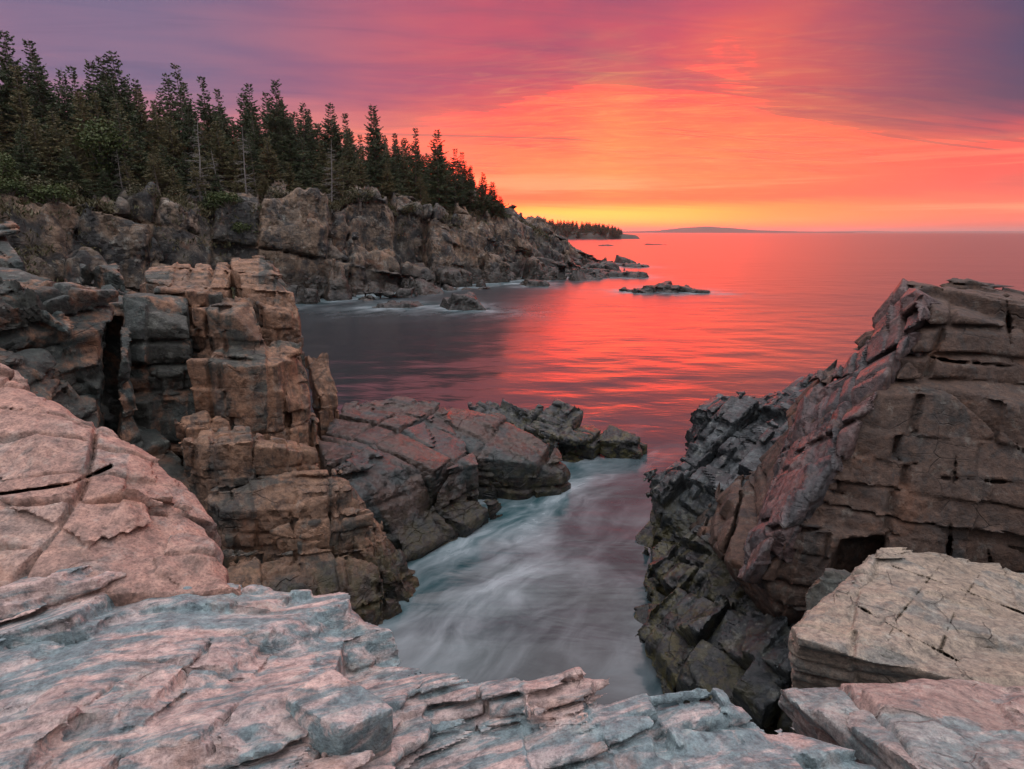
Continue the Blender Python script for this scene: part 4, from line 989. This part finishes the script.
# low scrub that clothes the ground between rock and trees
def scrub():
    R = np.random.default_rng(77); V = []
    n = 60000
    x = R.uniform(-58, 14, n).astype(np.float32); y = R.uniform(28, 112, n).astype(np.float32)
    h, s = head_h(x, y)
    pn = noise3(np.stack([x, y, x * 0], 1) * 0.22, 95) + 0.5 * noise3(np.stack([x, y, x * 0], 1) * 0.9, 96)
    ok = (s < 26) & ((s + pn * 5) > np.where(x < -22, 7.5, 10.0)) & (x < 6)
    x, y, h = x[ok], y[ok], h[ok]
    c = np.repeat(np.stack([x, y, h - 0.15], 1), 6, 0) + R.normal(size=(len(x) * 6, 3)) * np.array([0.25, 0.25, 0.10])
    d = R.normal(size=c.shape) * 0.7; d[:, 2] = np.abs(d[:, 2]) + 0.5; d /= np.linalg.norm(d, axis=1)[:, None]
    q = blades(R, c, d, 0.05 * R.uniform(0.6, 1.5, len(c)), R.uniform(0.2, 0.55, len(c)), 1.0)
    tag(link('undergrowth', mesh_from('undergrowth', q, np.arange(len(q)).reshape(-1, 4), MAT['scrub'])), 'low brown green scrub on the cliff top under the spruces', 'undergrowth', None, 'stuff')
scrub()

# ------------------------------------------------------------------ boulders and reefs off the headland
def reef(name, u0, u1, v0, v1, label, cat, group, seed, n=5, hs=1.0, mat='reef'):
    c = PZ((u0 + u1) / 2, v1, 0); Y = c[1]; px = Y / FPX
    R = np.random.default_rng(seed); polys = []
    L = (u1 - u0) * px
    Hh = (v1 - v0) * px * hs * (0.8 if n > 1 else 1.0)
    for i in range(n):
        t = (i + 0.5) / n; cx = c[0] + (t - 0.5) * L * 0.9; cy = Y + R.uniform(0.0, 0.35) * min(L, 4); w = L / n * R.uniform(1.1, 1.9); hh = Hh * R.uniform(0.35, 1.0) * (1 - abs(t - 0.5) * 0.9 if n > 1 else 1)
        k = 6; th = R.random() * 6 + np.arange(k) * 6.28 / k + R.normal(size=k) * 0.25
        top = np.stack([cx + np.cos(th) * w * R.uniform(0.2, 0.7, k), cy + np.sin(th) * w * R.uniform(0.3, 0.8, k), hh * R.uniform(0.35, 1.0, k)], 1)
        polys.append(down(top, -0.8, 1.1 if n > 1 else 0.6))
    h = max(0.05, px * 0.9)
    add_rock(name, polys, dict(R=frame(20 + seed * 13, 12, 6), levels=[lv((Hh * 1.1, Hh, Hh * 0.7), 0.25, Hh * (0.25 if n > 1 else 0.08), None, tilt=0.3 if n > 1 else 0.08)], warp=(0.3, 0.4), rough=(Hh * 0.10, 1.2, 4), seed=seed),
             MAT[mat], h, label, cat, group, k=0.15, pad=0.6, zmin=-0.4)
reef('boulder', 449, 481, 288, 308, 'dark rounded boulder alone in the pale surf below the cliff', 'boulder', 'boulders in the surf', 111, 1)
reef('boulder', 383, 413, 298, 307, 'flat dark boulder awash in the surf at the foot of the brown cliff', 'boulder', 'boulders in the surf', 112, 2)
reef('boulder', 527, 549, 273, 285, 'rounded grey boulder at the water below the seaward end of the cliff', 'boulder', 'boulders in the surf', 113, 1, 1.0, 'cliff')
reef('reef', 622, 706, 280, 292, 'long dark reef standing alone in the red water off the headland', 'reef', 'reefs off the headland', 114, 7)
reef('reef', 565, 650, 265, 277, 'dark reef trailing from the tip of the headland', 'reef', 'reefs off the headland', 115, 7)
reef('reef', 596, 622, 258, 266, 'small black reef just behind the headland tip', 'reef', 'reefs off the headland', 116, 3)
reef('reef', 624, 646, 259, 267, 'small black reef between the headland tip and the open water', 'reef', 'reefs off the headland', 117, 3)
reef('reef', 602, 612, 242, 246, 'far tiny rock awash beneath the wooded point', 'reef', 'reefs off the headland', 118, 2)
reef('reef', 646, 664, 242.3, 245, 'far low line of rocks in the water right of the wooded point', 'reef', 'reefs off the headland', 119, 3)

# ------------------------------------------------------------------ far shores
def land_mat(name, a, b):
    m, M, P_ = principled(name)
    tc = M.new('ShaderNodeTexCoord').outputs['Object']
    M.l.new(M.mix(M.mr(M.noise(tc, 0.06, 6, 0.65), 0.4, 0.6), a, b), P_.inputs['Base Color']); P_.inputs['Roughness'].default_value = 0.9
    return m
def far_land(name, Y, prof, depth, mat, n=160, seed=0, jag=0.0):
    us = np.linspace(prof[0][0], prof[-1][0], n); vs = np.interp(us, [p[0] for p in prof], [p[1] for p in prof])
    tops = np.array([P(u, v, Y) for u, v in zip(us, vs)])
    nz = noise3(np.stack([tops[:, 0] / depth * 2, tops[:, 0] * 0 + seed, tops[:, 0] * 0], 1).astype(np.float32), seed)
    tops[:, 2] = np.maximum(tops[:, 2], 0.5) * (1 + 0.12 * nz)
    m = 9; V = []
    for j in range(m):
        t = j / (m - 1); a = math.sin(math.pi * t) ** 0.6 if 0 < j < m - 1 else -0.05
        V.append(np.stack([tops[:, 0], Y + (t - 0.5) * depth + nz * depth * 0.1, tops[:, 2] * a], 1))
    V = np.vstack(V); i = np.arange((m - 1) * n).reshape(m - 1, n)[:, :-1].ravel()
    F = np.stack([i, i + 1, i + n + 1, i + n], 1)
    return tag(link(name, mesh_from(name, V, F, mat)), kind='structure')
lm = land_mat('far_wooded_land', (0.03, 0.034, 0.026), (0.05, 0.045, 0.035)); rk = land_mat('far_shore_rock', (0.25, 0.2, 0.17), (0.14, 0.12, 0.11))
far_land('wooded_point_terrain', 560, [(440, 226), (520, 226.5), (560, 229), (600, 232), (618, 233.4), (632, 234.6)], 70, lm, seed=3)
far_land('distant_island', 5200, [(600, 231.6), (640, 231.0), (662, 230.2), (685, 227.6), (706, 226.3), (728, 227.8), (750, 230.0), (790, 231.2), (830, 231.7)], 900, lm, seed=5)
far_land('distant_shore', 9000, [(800, 231.75), (840, 231.3), (865, 230.9), (885, 231.5), (960, 231.3), (1040, 231.2), (1100, 231.4)], 1500, lm, seed=8)
def far_wood():
    R = np.random.default_rng(3); V, F, nv = [], [], 0
    t, c = conifer(99, 10.0, .17, .08, .7, .25, 0.0)
    q = c[0].reshape(-1, 4, 3); q = q[R.random(len(q)) < 0.2]; q = q.mean(1, keepdims=True) + (q - q.mean(1, keepdims=True)) * np.array([3.4, 3.4, 2.2])
    for i in range(800):
        u = R.uniform(445, 622); Y = R.uniform(527, 590)
        vt = np.interp(u, [440, 530, 545, 565, 590, 608, 618, 624], [214, 217, 219, 220.5, 222.5, 224, 227, 230.5])
        zt = P(u, vt, Y)[2] * R.uniform(0.45, 1.05); H = min(zt, 8.5) * R.uniform(0.85, 1.0); x = P(u, vt, Y)[0]; a = R.random() * 6.28
        Rm = np.array([[math.cos(a), -math.sin(a), 0], [math.sin(a), math.cos(a), 0], [0, 0, 1]])
        V.append((q.reshape(-1, 3) @ Rm.T) * np.array([H / 10 * 1.7, H / 10 * 1.7, H / 10]) + np.array([x, Y, zt - H]))
    V = np.vstack(V)
    tag(link('far_wood', mesh_from('far_wood', V, np.arange(len(V)).reshape(-1, 4), MAT['needle'])), 'far spruce wood on the low point under the sunrise', 'wood', None, 'stuff')
far_wood()
build_water()

# ------------------------------------------------------------------ sea haze
def add_haze():
    V = np.array([(x, y, z) for x in (-15000, 15000) for y in (-15000, 15000) for z in (-1.6, 80.0)], float)
    F = np.array([(0, 1, 3, 2), (4, 6, 7, 5), (0, 4, 5, 1), (2, 3, 7, 6), (0, 2, 6, 4), (1, 5, 7, 3)])
    m = bpy.data.materials.new('sea_haze'); m.use_nodes = True; N = m.node_tree; N.nodes.clear()
    v = N.nodes.new('ShaderNodeVolumePrincipled'); o = N.nodes.new('ShaderNodeOutputMaterial'); N.links.new(v.outputs[0], o.inputs['Volume'])
    v.inputs['Color'].default_value = (0.9, 0.86, 0.86, 1); v.inputs['Density'].default_value = 0.00011; v.inputs['Anisotropy'].default_value = 0.6
    tag(link('haze', mesh_from('haze', V, F, m, False)), kind='stuff')
add_haze()
print('SCRIPT', round(time.time() - T0, 1), 's')
